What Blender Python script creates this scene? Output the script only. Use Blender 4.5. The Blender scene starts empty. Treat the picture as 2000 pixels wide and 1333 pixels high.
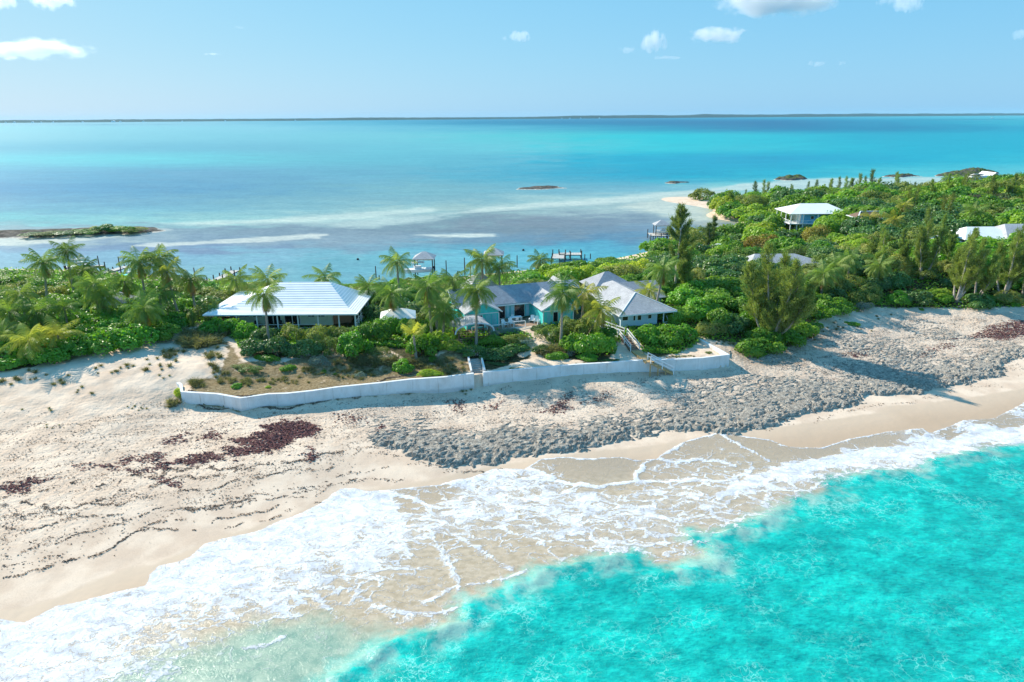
import bpy, math, random
import numpy as np
from mathutils import Vector, Matrix
random.seed(7); RNG = np.random.default_rng(7)
S = bpy.context.scene
COL = S.collection
# ------------------------------------------------------------ camera
FPX = 1333.3; CZ = 36.0
TH = math.atan(438.5 / FPX); RO = 0.0063
_R = np.array([1, 0, 0.]); _U = np.array([0, math.sin(TH), math.cos(TH)]); _F = np.array([0, math.cos(TH), -math.sin(TH)])
R2 = math.cos(RO) * _R - math.sin(RO) * _U; U2 = math.sin(RO) * _R + math.cos(RO) * _U
cam_d = bpy.data.cameras.new('camera'); cam = bpy.data.objects.new('camera', cam_d); COL.objects.link(cam)
cam_d.sensor_width = 36; cam_d.lens = 24; cam_d.clip_start = 0.5; cam_d.clip_end = 90000
M = Matrix(((R2[0], U2[0], -_F[0], 0), (R2[1], U2[1], -_F[1], 0), (R2[2], U2[2], -_F[2], CZ), (0, 0, 0, 1)))
cam.matrix_world = M
S.camera = cam
# ------------------------------------------------------------ sky and sun
SUN_DIR = Vector((-0.80, 0.60, 0.0)).normalized(); SUN_EL = math.radians(34)
W = bpy.data.worlds.new("World"); S.world = W; W.use_nodes = True
wn = W.node_tree.nodes; wl = W.node_tree.links
for n in list(wn): wn.remove(n)
sky = wn.new('ShaderNodeTexSky'); sky.sky_type = 'NISHITA'; sky.sun_disc = False
sky.sun_elevation = SUN_EL; sky.sun_rotation = math.atan2(SUN_DIR.x, SUN_DIR.y)
sky.air_density = 1.0; sky.dust_density = 0.6; sky.ozone_density = 1.6; sky.altitude = 20
bg = wn.new('ShaderNodeBackground'); bg.inputs['Strength'].default_value = 0.088
wo = wn.new('ShaderNodeOutputWorld')
sep = wn.new('ShaderNodeSeparateColor'); cmb = wn.new('ShaderNodeCombineColor'); wl.new(sky.outputs[0], sep.inputs[0])
for _i, (_p, _k) in enumerate(((.62, .98), (.30, 3.15), (.10, 6.2))):   # grade of the Nishita sky, per channel
    pw = wn.new('ShaderNodeMath'); pw.operation = 'POWER'; wl.new(sep.outputs[_i], pw.inputs[0]); pw.inputs[1].default_value = _p
    ml = wn.new('ShaderNodeMath'); ml.operation = 'MULTIPLY'; wl.new(pw.outputs[0], ml.inputs[0]); ml.inputs[1].default_value = _k
    wl.new(ml.outputs[0], cmb.inputs[_i])
wl.new(cmb.outputs[0], bg.inputs['Color']); wl.new(bg.outputs[0], wo.inputs['Surface'])
sd_ = bpy.data.lights.new('sun', 'SUN'); sun = bpy.data.objects.new('sun', sd_); COL.objects.link(sun)
sd_.energy = 5.0; sd_.angle = math.radians(0.5); sd_.color = (1.0, 0.92, 0.79)
ldir = -Vector((SUN_DIR.x * math.cos(SUN_EL), SUN_DIR.y * math.cos(SUN_EL), math.sin(SUN_EL)))
sun.rotation_euler = ldir.to_track_quat('-Z', 'Y').to_euler()
S.view_settings.view_transform = 'Standard'; S.view_settings.look = 'None'; S.view_settings.gamma = 1
S.view_settings.use_curve_mapping = False
S.view_settings.exposure = 0.5
S.cycles.transparent_max_bounces = 8; S.cycles.max_bounces = 6; S.cycles.volume_bounces = 0

# ------------------------------------------------------------ helpers
def at(px, py, z=0.0):
    d = R2 * (px - 1000) / FPX + U2 * (666.5 - py) / FPX + _F
    t = (z - CZ) / d[2]
    return np.array([d[0] * t, d[1] * t])
def proj(x, y, z):
    x = np.asarray(x, float); y = np.asarray(y, float); z = np.asarray(z, float) - CZ
    w = x * _F[0] + y * _F[1] + z * _F[2]
    return 1000 + FPX * (x * R2[0] + y * R2[1] + z * R2[2]) / w, 666.5 - FPX * (x * U2[0] + y * U2[1] + z * U2[2]) / w, w
def lin(c): # 0..255 sRGB to linear
    c = np.asarray(c, float) / 255
    return np.where(c <= 0.04045, c / 12.92, ((c + 0.055) / 1.055) ** 2.4)
def poly_sd(X, Y, P):   # signed distance to a closed polygon, positive inside
    P = np.asarray(P, float); d = np.full(X.shape, 1e18); ins = np.zeros(X.shape, bool)
    n = len(P)
    for i in range(n):
        ax, ay = P[i]; bx, by = P[(i + 1) % n]
        ex, ey = bx - ax, by - ay; L = ex * ex + ey * ey + 1e-12
        t = np.clip(((X - ax) * ex + (Y - ay) * ey) / L, 0, 1)
        d = np.minimum(d, (X - ax - t * ex) ** 2 + (Y - ay - t * ey) ** 2)
        if ay != by:
            c = ((ay > Y) != (by > Y)) & (X < (bx - ax) * (Y - ay) / (by - ay) + ax)
            ins ^= c
    d = np.sqrt(d)
    return np.where(ins, d, -d)
def line_d(X, Y, P):
    d = np.full(X.shape, 1e18)
    for i in range(len(P) - 1):
        ax, ay = P[i]; bx, by = P[i + 1]
        ex, ey = bx - ax, by - ay; L = ex * ex + ey * ey + 1e-12
        t = np.clip(((X - ax) * ex + (Y - ay) * ey) / L, 0, 1)
        d = np.minimum(d, (X - ax - t * ex) ** 2 + (Y - ay - t * ey) ** 2)
    return np.sqrt(d)
def W0(pts, z=0.0): return [at(p[0], p[1], z) for p in pts]
def ss(a, b, x):
    t = np.clip((x - a) / (b - a), 0, 1); return t * t * (3 - 2 * t)
def _h(i, j, s):
    v = np.sin(i * 127.1 + j * 311.7 + s * 74.7) * 43758.5453
    return v - np.floor(v)
def vnoise(x, y, s=0):
    xi = np.floor(x); yi = np.floor(y); fx = x - xi; fy = y - yi
    fx = fx * fx * (3 - 2 * fx); fy = fy * fy * (3 - 2 * fy)
    a = _h(xi, yi, s); b = _h(xi + 1, yi, s); c = _h(xi, yi + 1, s); d = _h(xi + 1, yi + 1, s)
    return a + (b - a) * fx + (c - a) * fy + (a - b - c + d) * fx * fy
def fbm(x, y, o=4, s=0):
    r = 0; a = 0.5; t = 0
    for k in range(o):
        r = r + a * vnoise(x, y, s + k * 13); t += a; x = x * 2.03 + 5.1; y = y * 2.03 + 1.7; a *= 0.5
    return r / t
def tag(o, label=None, cat=None, group=None, kind=None):
    if label: o['label'] = label
    if cat: o['category'] = cat
    if group: o['group'] = group
    if kind: o['kind'] = kind
    return o
def grid_mesh(name, X, Y, Z, mat, attrs=None, keep=None, smooth=True):
    ny, nx = X.shape
    co = np.stack([X, Y, Z], -1).reshape(-1, 3).astype(np.float32)
    idx = np.arange(nx * ny).reshape(ny, nx)
    q = np.stack([idx[:-1, :-1], idx[:-1, 1:], idx[1:, 1:], idx[1:, :-1]], -1).reshape(-1, 4)
    if keep is not None:
        k = keep.reshape(ny, nx); kk = (k[:-1, :-1] | k[:-1, 1:] | k[1:, 1:] | k[1:, :-1]).reshape(-1); q = q[kk]
        used = np.zeros(nx * ny, bool); used[q.ravel()] = True
        rm = np.cumsum(used) - 1; q = rm[q]; co = co[used]
    else: used = None
    me = bpy.data.meshes.new(name); me.vertices.add(len(co)); me.vertices.foreach_set('co', co.ravel())
    me.loops.add(q.size); me.loops.foreach_set('vertex_index', q.ravel().astype(np.int32))
    me.polygons.add(len(q)); me.polygons.foreach_set('loop_start', (np.arange(len(q)) * 4).astype(np.int32))
    me.polygons.foreach_set('use_smooth', np.full(len(q), smooth))
    me.update()
    for k, v in (attrs or {}).items():
        v = np.asarray(v)
        if v.ndim == 2:
            v = v.ravel() if used is None else v.ravel()[used]
            a = me.attributes.new(k, 'FLOAT', 'POINT'); a.data.foreach_set('value', v.astype(np.float32))
        else:
            v = v.reshape(-1, 3); v = v if used is None else v[used]
            v = np.concatenate([v, np.ones((len(v), 1))], 1)
            a = me.attributes.new(k, 'FLOAT_COLOR', 'POINT'); a.data.foreach_set('color', v.astype(np.float32).ravel())
    me.materials.append(mat)
    o = bpy.data.objects.new(name, me); COL.objects.link(o); return o

# node material helper
class NT:
    def __init__(s, name):
        s.m = bpy.data.materials.new(name); s.m.use_nodes = True; s.t = s.m.node_tree
        for n in list(s.t.nodes): s.t.nodes.remove(n)
        s.out = s.t.nodes.new('ShaderNodeOutputMaterial')
    def n(s, ty, **kw):
        nd = s.t.nodes.new(ty)
        for k, v in kw.items():
            if k.startswith('_'): setattr(nd, k[1:], v)
        for k, v in kw.items():
            if not k.startswith('_'): s.set(nd, k, v)
        return nd
    def set(s, nd, k, v):
        if k.startswith('i') and k[1:].isdigit(): inp = nd.inputs[int(k[1:])]
        else: inp = nd.inputs[k.replace('_', ' ')]
        s.link(v, inp)
    def link(s, v, inp):
        if hasattr(v, 'outputs'): v = v.outputs[0]
        if isinstance(v, bpy.types.NodeSocket): s.t.links.new(v, inp)
        else:
            if inp.type == 'RGBA' and len(v) == 3: v = tuple(v) + (1,)
            inp.default_value = v
    def math(s, op, a, b=None, c=None, clamp=False):
        nd = s.n('ShaderNodeMath', _operation=op, _use_clamp=clamp); s.link(a, nd.inputs[0])
        if b is not None: s.link(b, nd.inputs[1])
        if c is not None: s.link(c, nd.inputs[2])
        return nd.outputs[0]
    def mix(s, f, a, b):
        nd = s.n('ShaderNodeMix', _data_type='RGBA'); s.link(f, nd.inputs[0]); s.link(a, nd.inputs[6]); s.link(b, nd.inputs[7]); return nd.outputs[2]
    def mul(s, a, b, f=1.0):
        nd = s.n('ShaderNodeMix', _data_type='RGBA', _blend_type='MULTIPLY'); s.link(f, nd.inputs[0]); s.link(a, nd.inputs[6]); s.link(b, nd.inputs[7]); return nd.outputs[2]
    def ramp(s, v, lo, hi, a=0.0, b=1.0, smooth=True):
        nd = s.n('ShaderNodeMapRange', _interpolation_type='SMOOTHSTEP' if smooth else 'LINEAR')
        s.link(v, nd.inputs[0]); s.link(lo, nd.inputs[1]); s.link(hi, nd.inputs[2]); s.link(a, nd.inputs[3]); s.link(b, nd.inputs[4]); return nd.outputs[0]
    def attr(s, name, col=False):
        nd = s.n('ShaderNodeAttribute', _attribute_name=name); return nd.outputs['Color' if col else 'Fac']
    def pos(s, scale=(1, 1, 1), rot=0.0, obj=False):
        src = s.n('ShaderNodeTexCoord').outputs['Object'] if obj else s.n('ShaderNodeNewGeometry').outputs['Position']
        m = s.n('ShaderNodeMapping'); s.link(src, m.inputs[0]); m.inputs['Scale'].default_value = scale; m.inputs['Rotation'].default_value = (0, 0, rot)
        return m.outputs[0]
    def noise(s, v, scale, detail=3, rough=0.5, dist=0.0, color=False):
        nd = s.n('ShaderNodeTexNoise'); s.link(v, nd.inputs['Vector']); nd.inputs['Scale'].default_value = scale; nd.inputs['Detail'].default_value = detail
        nd.inputs['Roughness'].default_value = rough; nd.inputs['Distortion'].default_value = dist
        return nd.outputs[1 if color else 0]
    def voro(s, v, scale, feat='DISTANCE_TO_EDGE', rnd=1.0):
        nd = s.n('ShaderNodeTexVoronoi', _feature=feat); s.link(v, nd.inputs['Vector']); nd.inputs['Scale'].default_value = scale; nd.inputs['Randomness'].default_value = rnd
        return nd.outputs['Distance']
    def vadd(s, a, b, op='ADD'):
        nd = s.n('ShaderNodeVectorMath', _operation=op); s.link(a, nd.inputs[0]); s.link(b, nd.inputs[1]); return nd.outputs[0]
    def vscale(s, a, k):
        nd = s.n('ShaderNodeVectorMath', _operation='SCALE'); s.link(a, nd.inputs[0]); s.link(k, nd.inputs['Scale']); return nd.outputs[0]
    def bump(s, h, strength=0.5, dist=0.1, normal=None):
        nd = s.n('ShaderNodeBump'); nd.inputs['Distance'].default_value = dist; s.link(strength, nd.inputs['Strength']); s.link(h, nd.inputs['Height'])
        if normal is not None: s.link(normal, nd.inputs['Normal'])
        return nd.outputs[0]
    def bsdf(s, color, rough=0.6, normal=None, spec=0.5, **kw):
        nd = s.n('ShaderNodeBsdfPrincipled'); s.link(color, nd.inputs['Base Color']); s.link(rough, nd.inputs['Roughness'])
        s.link(spec, nd.inputs['Specular IOR Level'])
        if normal is not None: s.link(normal, nd.inputs['Normal'])
        for k, v in kw.items(): s.link(v, nd.inputs[k.replace('_', ' ')])
        return nd.outputs[0]
    def done(s, sh):
        s.t.links.new(sh, s.out.inputs['Surface']); return s.m

# ------------------------------------------------------------ terrain heights
SH = math.radians(19); E1 = np.array([math.cos(SH), math.sin(SH)]); E2 = np.array([-math.sin(SH), math.cos(SH)])   # along the shore, inland
def rot_shore(X, Y): return X * E1[0] + Y * E1[1], X * E2[0] + Y * E2[1]
CP = [ # pixel x, y, height
 (2000,1333,-3),(1000,1333,-2.2),(300,1333,-.6),(-150,1333,-.3),(1500,1150,-2.2),(2200,1000,-2.4),(2000,960,-1.4),(1400,1110,-.9),(900,1240,-.8),(2300,860,-.6),(1900,900,-.3),(1600,960,-.3),
 (-150,1250,.04),(0,1212,.06),(110,1185,.06),(290,1125,.06),(450,1050,.07),(640,975,.08),(800,955,.08),(960,918,.09),(1250,925,.09),(1460,932,.09),(1660,884,.1),(1880,845,.1),(2000,832,.1),(2200,800,.1),
 (600,1060,-.05),(900,1010,-.02),(1200,980,-.02),(300,1190,-.05),
 (-150,1080,1.0),(0,1050,1.0),(300,960,1.1),(600,880,1.4),(860,890,.9),(1080,872,.9),(1300,835,.9),(1500,818,.9),(1690,770,1.0),(1960,715,1.2),(2200,680,1.2),
 (-150,860,2.4),(0,835,2.5),(250,815,2.5),(-150,790,3.4),(0,795,3.2),(250,775,3.2),(0,740,4.4),(200,700,5.0),(330,690,5.0),(430,650,5.3),(-150,720,4.6),(340,740,4.2),(310,785,2.7),
 (360,790,2.2),(450,802,2.0),(560,800,2.0),(650,785,2.1),(750,770,2.2),(850,752,2.2),(930,745,2.3),(1100,742,2.2),(1250,727,2.3),(1350,724,2.3),(1425,714,2.3),(1500,690,2.5),
 (450,730,4.1),(600,720,4.3),(750,715,4.3),(880,700,4.2),(1000,690,4.1),(1150,690,4.0),(1280,680,3.8),(1380,670,3.6),
 (560,660,4.8),(700,650,4.9),(800,660,4.8),(1000,635,5.1),(1180,640,5.0),(1330,630,4.8),(1490,665,3.2),
 (1600,650,2.9),(1700,610,3.3),(1800,600,3.5),(2000,590,3.4),(1750,680,1.8),(2000,640,2.2),(2200,600,2.6),
 (1450,600,5.5),(1600,560,6.5),(1800,540,6.5),(2000,520,7.0),(2200,520,7),(1530,530,5.5),
 (500,600,5.5),(300,600,5.5),(100,600,5.5),(-150,600,5.5),(900,580,5),
 (-250,540,0.4),(0,530,.4),(250,540,.4),(450,555,.4),(700,562,.4),(900,545,.3),(1100,525,.3),(1250,500,.3),(1330,475,.2),(1420,460,.2),
 (-250,520,-1),(0,515,-1),(450,535,-1),(900,520,-1),(1200,490,-1),(1270,470,-1),(1330,440,-.8),
 (1475,445,.4),(1440,430,.4),(1395,415,.3),(1385,405,.2),(1370,415,-.6),(1405,390,.3),(1380,385,-.6),
 (1590,450,5),(1450,420,2),(1480,470,2),(1550,500,4),(1640,430,6),(1700,430,7),(1920,470,8),(2150,460,9),(1800,420,8),(2000,420,9),
 (1450,405,1),(1500,400,1.2),(1600,398,2),(1700,395,3.5),(1780,390,5.5),(1880,378,7.5),(2000,372,8.5),(2150,368,8.5),
 (1440,396,-.8),(1520,394,-.9),(1620,392,-1),(1720,389,-1),(1820,385,-1),(1950,382,-1),(2100,379,-1),(2300,375,-1),(1600,350,-2),(1900,345,-2),(2200,340,-2),
]
CPW = np.array([list(at(a, b, c)) for a, b, c in CP]); CPZ = np.array([c for _, _, c in CP], float)
def _tps(r2): return 0.5 * r2 * np.log(r2 + 1e-9)
SC = 60.0
_P = CPW / SC; _n = len(_P)
_K = _tps(((_P[:, None] - _P[None]) ** 2).sum(-1)) + np.eye(_n) * 2e-3
_A = np.zeros((_n + 3, _n + 3)); _A[:_n, :_n] = _K; _A[:_n, _n] = 1; _A[:_n, _n + 1:] = _P; _A[_n, :_n] = 1; _A[_n + 1:, :_n] = _P.T
_w = np.linalg.solve(_A, np.concatenate([CPZ, np.zeros(3)]))
WALL_TOP_PX = [(352,752,3.7),(358,765,3.7),(425,770,3.65),(470,776,3.65),(525,769,3.7),(560,768,3.7),(610,762,3.7),(660,756,3.7),(740,748,3.75),(800,741,3.8),(838,739,3.8),(868,737,3.8)]
def zr(X, Y):
    X = np.asarray(X, float); Y = np.asarray(Y, float); sh = X.shape
    x = X.ravel() / SC; y = Y.ravel() / SC; r = np.empty(x.size)
    for i in range(0, x.size, 40000):
        a = x[i:i + 40000, None]; b = y[i:i + 40000, None]
        k = _tps((a - _P[:, 0]) ** 2 + (b - _P[:, 1]) ** 2)
        r[i:i + 40000] = k @ _w[:_n] + _w[_n] + a[:, 0] * _w[_n + 1] + b[:, 0] * _w[_n + 2]
    return r.reshape(sh)
# the sea wall's line on the ground (top edge seen in the photo, standing on the terrace edge)
WL_A = [tuple(at(x, y, z)) for x, y, z in [(354,752,3.9),(356,766,3.75),(425,770,3.65),(470,778,3.65),(525,770,3.7),(560,769,3.7),(610,764,3.7),(660,757,3.7),(740,749,3.75),(800,742,3.8),(868,738,3.8),(925,730,3.9)]]
WL_B = [tuple(at(x, y, z)) for x, y, z in [(943,728,3.9),(990,724,3.9),(1060,718,3.9),(1120,713,3.9),(1190,709,3.95),(1255,704,3.95)]]
WL_C = [tuple(at(x, y, z)) for x, y, z in [(1255,704,3.95),(1310,703,3.95),(1370,700,3.95),(1422,694,3.95),(1360,652,4.6)]]
TERR = WL_A + WL_B + WL_C[1:] + [tuple(at(1250,640,4.8)), tuple(at(900,660,4.8)), tuple(at(600,690,4.3)), tuple(at(440,700,4.3))]
STEP0 = at(934, 745, 2.2); _s1 = at(929, 707, 3.9); _dv = (_s1 - STEP0) / np.linalg.norm(_s1 - STEP0); STEP1 = STEP0 + _dv * 4.3
def ground_z(X, Y):
    X = np.asarray(X, float); Y = np.asarray(Y, float)
    z = zr(X, Y)
    s = poly_sd(X, Y, TERR)
    zt = 3.62 + 0.03 * np.clip(s, 0, 20)
    z = np.where(s > 0.0, np.maximum(z, zt + 0 * z), z)
    ax, ay = STEP0; ex, ey = STEP1[0] - ax, STEP1[1] - ay; L = ex * ex + ey * ey
    tt = ((X - ax) * ex + (Y - ay) * ey) / L; dd = np.hypot(X - ax - tt * ex, Y - ay - tt * ey)
    z = np.where((dd < .85) & (tt > -.15) & (tt < 1), np.minimum(z, 1.75 + 1.85 * np.clip(tt, 0, 1)), z)
    z = z + (fbm(X * .25, Y * .25, 3, 4) - .5) * .5 * ss(1.2, 3.0, z) + (fbm(X * 1.1, Y * 1.1, 2, 9) - .5) * .12 * ss(1.5, 3, z)
    return z
def gz(x, y): return float(ground_z(np.array([x]), np.array([y]))[0])
def atg(px, py):   # point of the ground seen at a pixel of the photo
    z = 4.0
    for _ in range(12):
        p = at(px, py, z); z = 0.5 * z + 0.5 * max(gz(p[0], p[1]), 0)
    return p[0], p[1], gz(p[0], p[1])

def axis(segs):
    r = []
    for a, b, st in segs:
        r.append(np.arange(a, b, st))
    return np.concatenate(r + [[segs[-1][1]]])
xs = axis([(-320, -80, 3.0), (-80, 115, .27), (115, 420, 3.0)])
ys = axis([(18, 40, .6), (40, 128, .27), (128, 380, 2.0)])
GX, GY = np.meshgrid(xs, ys); GZ = ground_z(GX, GY)

# wet sand and surf outlines, drawn on the shore
FRONT = [(-300,1300),(-80,1232),(-40,1215),(0,1210),(50,1216),(110,1185),(150,1178),(200,1165),(250,1152),(285,1145),(292,1125),(310,1108),(345,1100),(370,1090),(400,1065),(450,1050),(500,1040),(545,1020),(590,1003),(625,985),(640,975),(665,960),(690,957),(720,962),(750,960),(800,955),(860,950),(885,942),(920,936),(965,918),(1000,920),(1025,921),(1055,906),(1100,903),(1150,905),(1210,900),(1250,905),(1280,902),(1304,888),(1332,874),(1400,857),(1440,862),(1500,868),(1540,880),(1600,880),(1660,862),(1730,850),(1800,842),(1815,850),(1850,838),(1880,826),(1940,822),(2000,794),(2300,740)]
FRONTW = W0(FRONT)
WETL = [(-300,1280),(-40,1190),(0,1185),(60,1175),(130,1150),(200,1120),(260,1100),(300,1095),(345,1075),(430,1040),(560,1003),(640,962),(740,948),(850,932),(960,905),(1100,893),(1180,880),(1260,874),(1360,858),(1450,845),(1535,835),(1620,822),(1706,810),(1724,797),(1790,792),(1880,782),(1970,767),(2000,762),(2300,700)]
WETW = W0(WETL, .4)
SEAW = FRONTW + [(160, 10), (-120, 10)]
WETP = WETW + [(160, 10), (-120, 10)]
SDF = poly_sd(GX, GY, SEAW); WET = poly_sd(GX, GY, WETP)
# ------------------------------------------------------------ the ground sheet
VEG = W0([(-600,800),(-200,765),(0,728),(60,722),(130,703),(200,684),(280,680),(330,672),(350,655),(400,645),(460,668),(480,700),(540,705),(600,690),(660,688),(700,700),(760,690),(790,702),(820,700),(860,690),(875,668),(905,665),(915,708),(960,712),(1040,690),(1035,655),(990,640),(1040,636),(1075,655),(1085,690),(1190,700),(1205,668),(1235,650),(1270,690),(1300,685),(1350,668),(1375,650),(1395,655),(1440,655),(1480,672),(1530,660),(1560,650),(1580,640),(1600,615),(1650,605),(1690,595),(1710,590),(1800,590),(1900,592),(2000,585),(2600,560)], 4.6)
VEG += [(400, 420), (-500, 420)]
DRY = W0([(356,768),(425,772),(470,778),(560,770),(660,757),(740,749),(868,738),(925,728),(915,690),(860,700),(790,706),(700,712),(620,705),(560,712),(480,716),(440,672),(420,672),(445,700),(425,735),(370,745)], 3.9)
LITTER2 = [at(x, y, 3.2) for x, y in [(1410,690),(1480,700),(1560,690),(1620,660),(1640,640),(1560,640),(1440,660)]]
PATH = [at(x, y, 4.8) for x, y in [(1000,637),(1020,641),(1035,648),(1048,656),(1050,664),(1040,672),(1020,682)]]
gv = ss(-.8, 1.2, poly_sd(GX, GY, VEG)); gd = ss(-.6, 1.0, poly_sd(GX, GY, DRY)); gl = ss(-3, 2, poly_sd(GX, GY, LITTER2))
pd = line_d(GX, GY, PATH); gv = gv * ss(.5, .9, pd)
bay = ss(1.3, .5, GZ) * (GY > 125)                   # lagoon beaches stay bare sand
gv = gv * (1 - bay)
ROCKP = [at(x, y, 1.5) for x, y in [(640,800),(690,830),(738,862),(808,886),(860,894),(928,892),(1000,878),(1080,876),(1132,868),(1200,854),(1280,842),(1332,830),(1400,836),(1440,838),(1484,826),(1535,814),(1580,799),(1640,790),(1685,780),(1688,766),(1790,761),(1850,749),(1964,729),(1961,712),(1990,694),(2300,650),(2300,610),(2000,625),(1800,625),(1600,660),(1480,690),(1430,722),(1300,748),(1250,762),(1000,765),(900,775),(760,785),(660,795)]]
rk = ss(-1, 3, poly_sd(GX, GY, ROCKP))
gr = NT('sand_ground')
P = gr.pos(); att = gr.attr
n1 = gr.noise(P, .35, 4); n2 = gr.noise(P, 3.0, 5, .65); n3 = gr.noise(P, 14, 4, .7); nb = gr.noise(P, .9, 4, .6)
sand = gr.mix(gr.ramp(n1, .35, .65), (.66, .50, .37, 1), (.79, .625, .475, 1))
sand = gr.mul(sand, gr.mix(gr.ramp(n3, .3, .6), (.84, .82, .8, 1), (1.03, 1.03, 1.03, 1)))
wn_ = gr.math('ADD', att('wet'), gr.math('MULTIPLY', gr.math('SUBTRACT', nb, .5), .8))
wetm = gr.ramp(wn_, -.05, .55); wet2 = gr.ramp(wn_, -.05, 5.0)
sand = gr.mix(wetm, sand, gr.mix(wet2, (.61, .465, .335, 1), (.52, .375, .255, 1)))
# crushed stone speckle among the rocks
rs = gr.voro(gr.pos((1, 1.5, 1), SH), 2.6, 'F1'); rs2 = gr.noise(gr.pos((1, 2.0, 1), -SH), 4.2, 4, .7)
sp = gr.math('MULTIPLY', gr.ramp(rs2, .52, .60), gr.ramp(att('rockm'), .05, .7))
sand = gr.mix(gr.math('MULTIPLY', sp, .85), sand, gr.mix(gr.ramp(rs, .2, .6), (.17, .16, .15, 1), (.36, .34, .31, 1)))
fl = gr.math('MULTIPLY', gr.ramp(gr.noise(gr.pos((1, 2.1, 1), -SH), 3.4, 4, .75), .60, .66), att('fleck'))
sand = gr.mix(gr.math('MULTIPLY', fl, .8), sand, (.20, .15, .12, 1))
lit = gr.mix(gr.ramp(n2, .35, .65), (.035, .045, .015, 1), (.11, .085, .045, 1))
dry = gr.mix(gr.ramp(n2, .3, .7), (.16, .11, .05, 1), (.33, .25, .14, 1))
dm = gr.ramp(gr.math('ADD', att('dry'), gr.math('MULTIPLY', gr.math('SUBTRACT', gr.noise(P, .55, 5, .65), .52), 2.6)), .35, .75)
dm = gr.math('MULTIPLY', dm, gr.ramp(att('dry'), .02, .3))
c = gr.mix(dm, sand, dry)
lm = gr.ramp(gr.math('ADD', att('veg'), gr.math('MULTIPLY', gr.math('SUBTRACT', n2, .5), .8)), .4, .7)
c = gr.mix(lm, c, lit)
c = gr.mix(gr.math('MULTIPLY', att('litter'), gr.ramp(n2, .4, .62, .2, .8)), c, (.25, .16, .09, 1))
foot = gr.math('ADD', gr.math('MULTIPLY', gr.noise(P, 1.9, 4, .6), gr.math('ADD', att('rough'), .10)), gr.math('MULTIPLY', n3, .06))
foot = gr.math('ADD', foot, gr.math('MULTIPLY', gr.noise(P, .5, 2), .35))
nrm = gr.bump(foot, .55, .32)
rough = gr.ramp(wetm, 0, 1, .95, .7)
gmat = gr.done(gr.bsdf(c, rough, nrm, gr.ramp(wetm, 0, 1, .1, .16)))
RC, RB = rot_shore(GX, GY)
rough_a = ss(-5, -13, WET) * (1 - .55 * ss(3.0, 3.8, GZ))
fleck = ss(-5, -12, WET) * ss(3.0, 2.5, GZ) * ss(14, -4, GX + 5) * ss(-200, -60, GX) + .35 * ss(-2, -6, WET) * ss(3, 2.5, GZ)
fleck = np.clip(fleck, 0, 1) * ss(.35, .6, fbm(GX * .12, GY * .2, 3, 33))
GZv = GZ.copy()
GZv = GZv + rough_a * .10 * (fbm(GX * .9, GY * .9, 3, 21) - .5) * (GZ > .4)
ground = grid_mesh('ground', GX, GY, GZv, gmat, dict(wet=WET, veg=gv, dry=gd, rockm=rk, litter=gl, rough=rough_a, fleck=fleck))
tag(ground, kind='structure')

# ------------------------------------------------------------ ironshore rock shelf
rr0 = rot_shore(*np.array(ROCKP).T)
a = np.arange(rr0[0].min() - 1, 108, .13); b = np.arange(rr0[1].min() - 1, rr0[1].max() + 1, .13)
RA, RBb = np.meshgrid(a, b); RX = RA * E1[0] + RBb * E2[0]; RY = RA * E1[1] + RBb * E2[1]
sdr = poly_sd(RX, RY, ROCKP)
LOW = [at(x, y, 1.2) for x, y in [(765,870),(808,884),(860,894),(928,892),(1000,878),(1080,876),(1132,868),(1200,854),(1280,842),(1332,830),(1400,836),(1484,826),(1535,814),(1580,799),(1685,780),(1688,766),(1790,761),(1850,749),(1964,729),(1961,712),(2300,650)]]
dl = line_d(RX, RY, LOW)
dens = np.exp(-np.clip(dl - 2.0, 0, 99) / 3.6) * ss(-.9, .9, sdr + 1.6 * (fbm(RX * .5, RY * .5, 3, 19) - .5)) * (.38 + 1.1 * fbm(RX * .22, RY * .4, 3, 29))
dens = dens + .36 * ss(-.5, 3, sdr) * ss(.42, .62, fbm(RX * .13, RY * .13, 3, 71)) * (RX > -12)
dens = dens + .38 * ss(0, 3, sdr) * ss(18, 24, RX) * ss(62, 52, RX) * ss(.35, .55, fbm(RX * .1, RY * .2, 3, 5))
wxx = RX + 1.2 * fbm(RX * .8, RY * .8, 2, 3); wyy = RY + 1.2 * fbm(RX * .8, RY * .8, 2, 8)
qa = RA + .9 * (fbm(RA * .7, RBb * .7, 2, 3) - .5); qb = RBb + .9 * (fbm(RA * .7, RBb * .7, 2, 8) - .5)
rn = .22 * vnoise(qa * .45, qb * .9, 11) + .45 * (1 - np.abs(2 * vnoise(qa * 1.35, qb * 2.5, 12) - 1)) + .33 * vnoise(qa * 3.0, qb * 4.6, 13)
thr = 1.0 - .80 * np.clip(dens, 0, 1.0) ** .75
hz = ground_z(RX, RY)
rh = np.clip((rn - thr) * 1.25, -.5, .5) * (.38 + .42 * ss(5, 0, dl))
rh = np.where(sdr > -.7, rh, -.5)
rm = NT('grey_rock'); P = rm.pos()
rc = rm.mix(rm.ramp(rm.noise(P, 1.6, 5, .7), .35, .68), (.32, .28, .235, 1), (.68, .60, .49, 1))
rc = rm.mix(rm.ramp(rm.noise(P, 7, 3, .6), .55, .68), rc, (.72, .64, .53, 1))
rc = rm.mul(rc, rm.mix(rm.ramp(rm.voro(P, 3.0), .0, .12), (.5, .5, .5, 1), (1, 1, 1, 1)))
rmat = rm.done(rm.bsdf(rc, .95, rm.bump(rm.noise(rm.pos((1, 1.9, 1), -SH), 5, 5, .8), 1, .22), .1))
rock = grid_mesh('rock_shelf', RX, RY, hz + rh, rmat, keep=(rh > -.3), smooth=False)
tag(rock, kind='structure')

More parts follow.
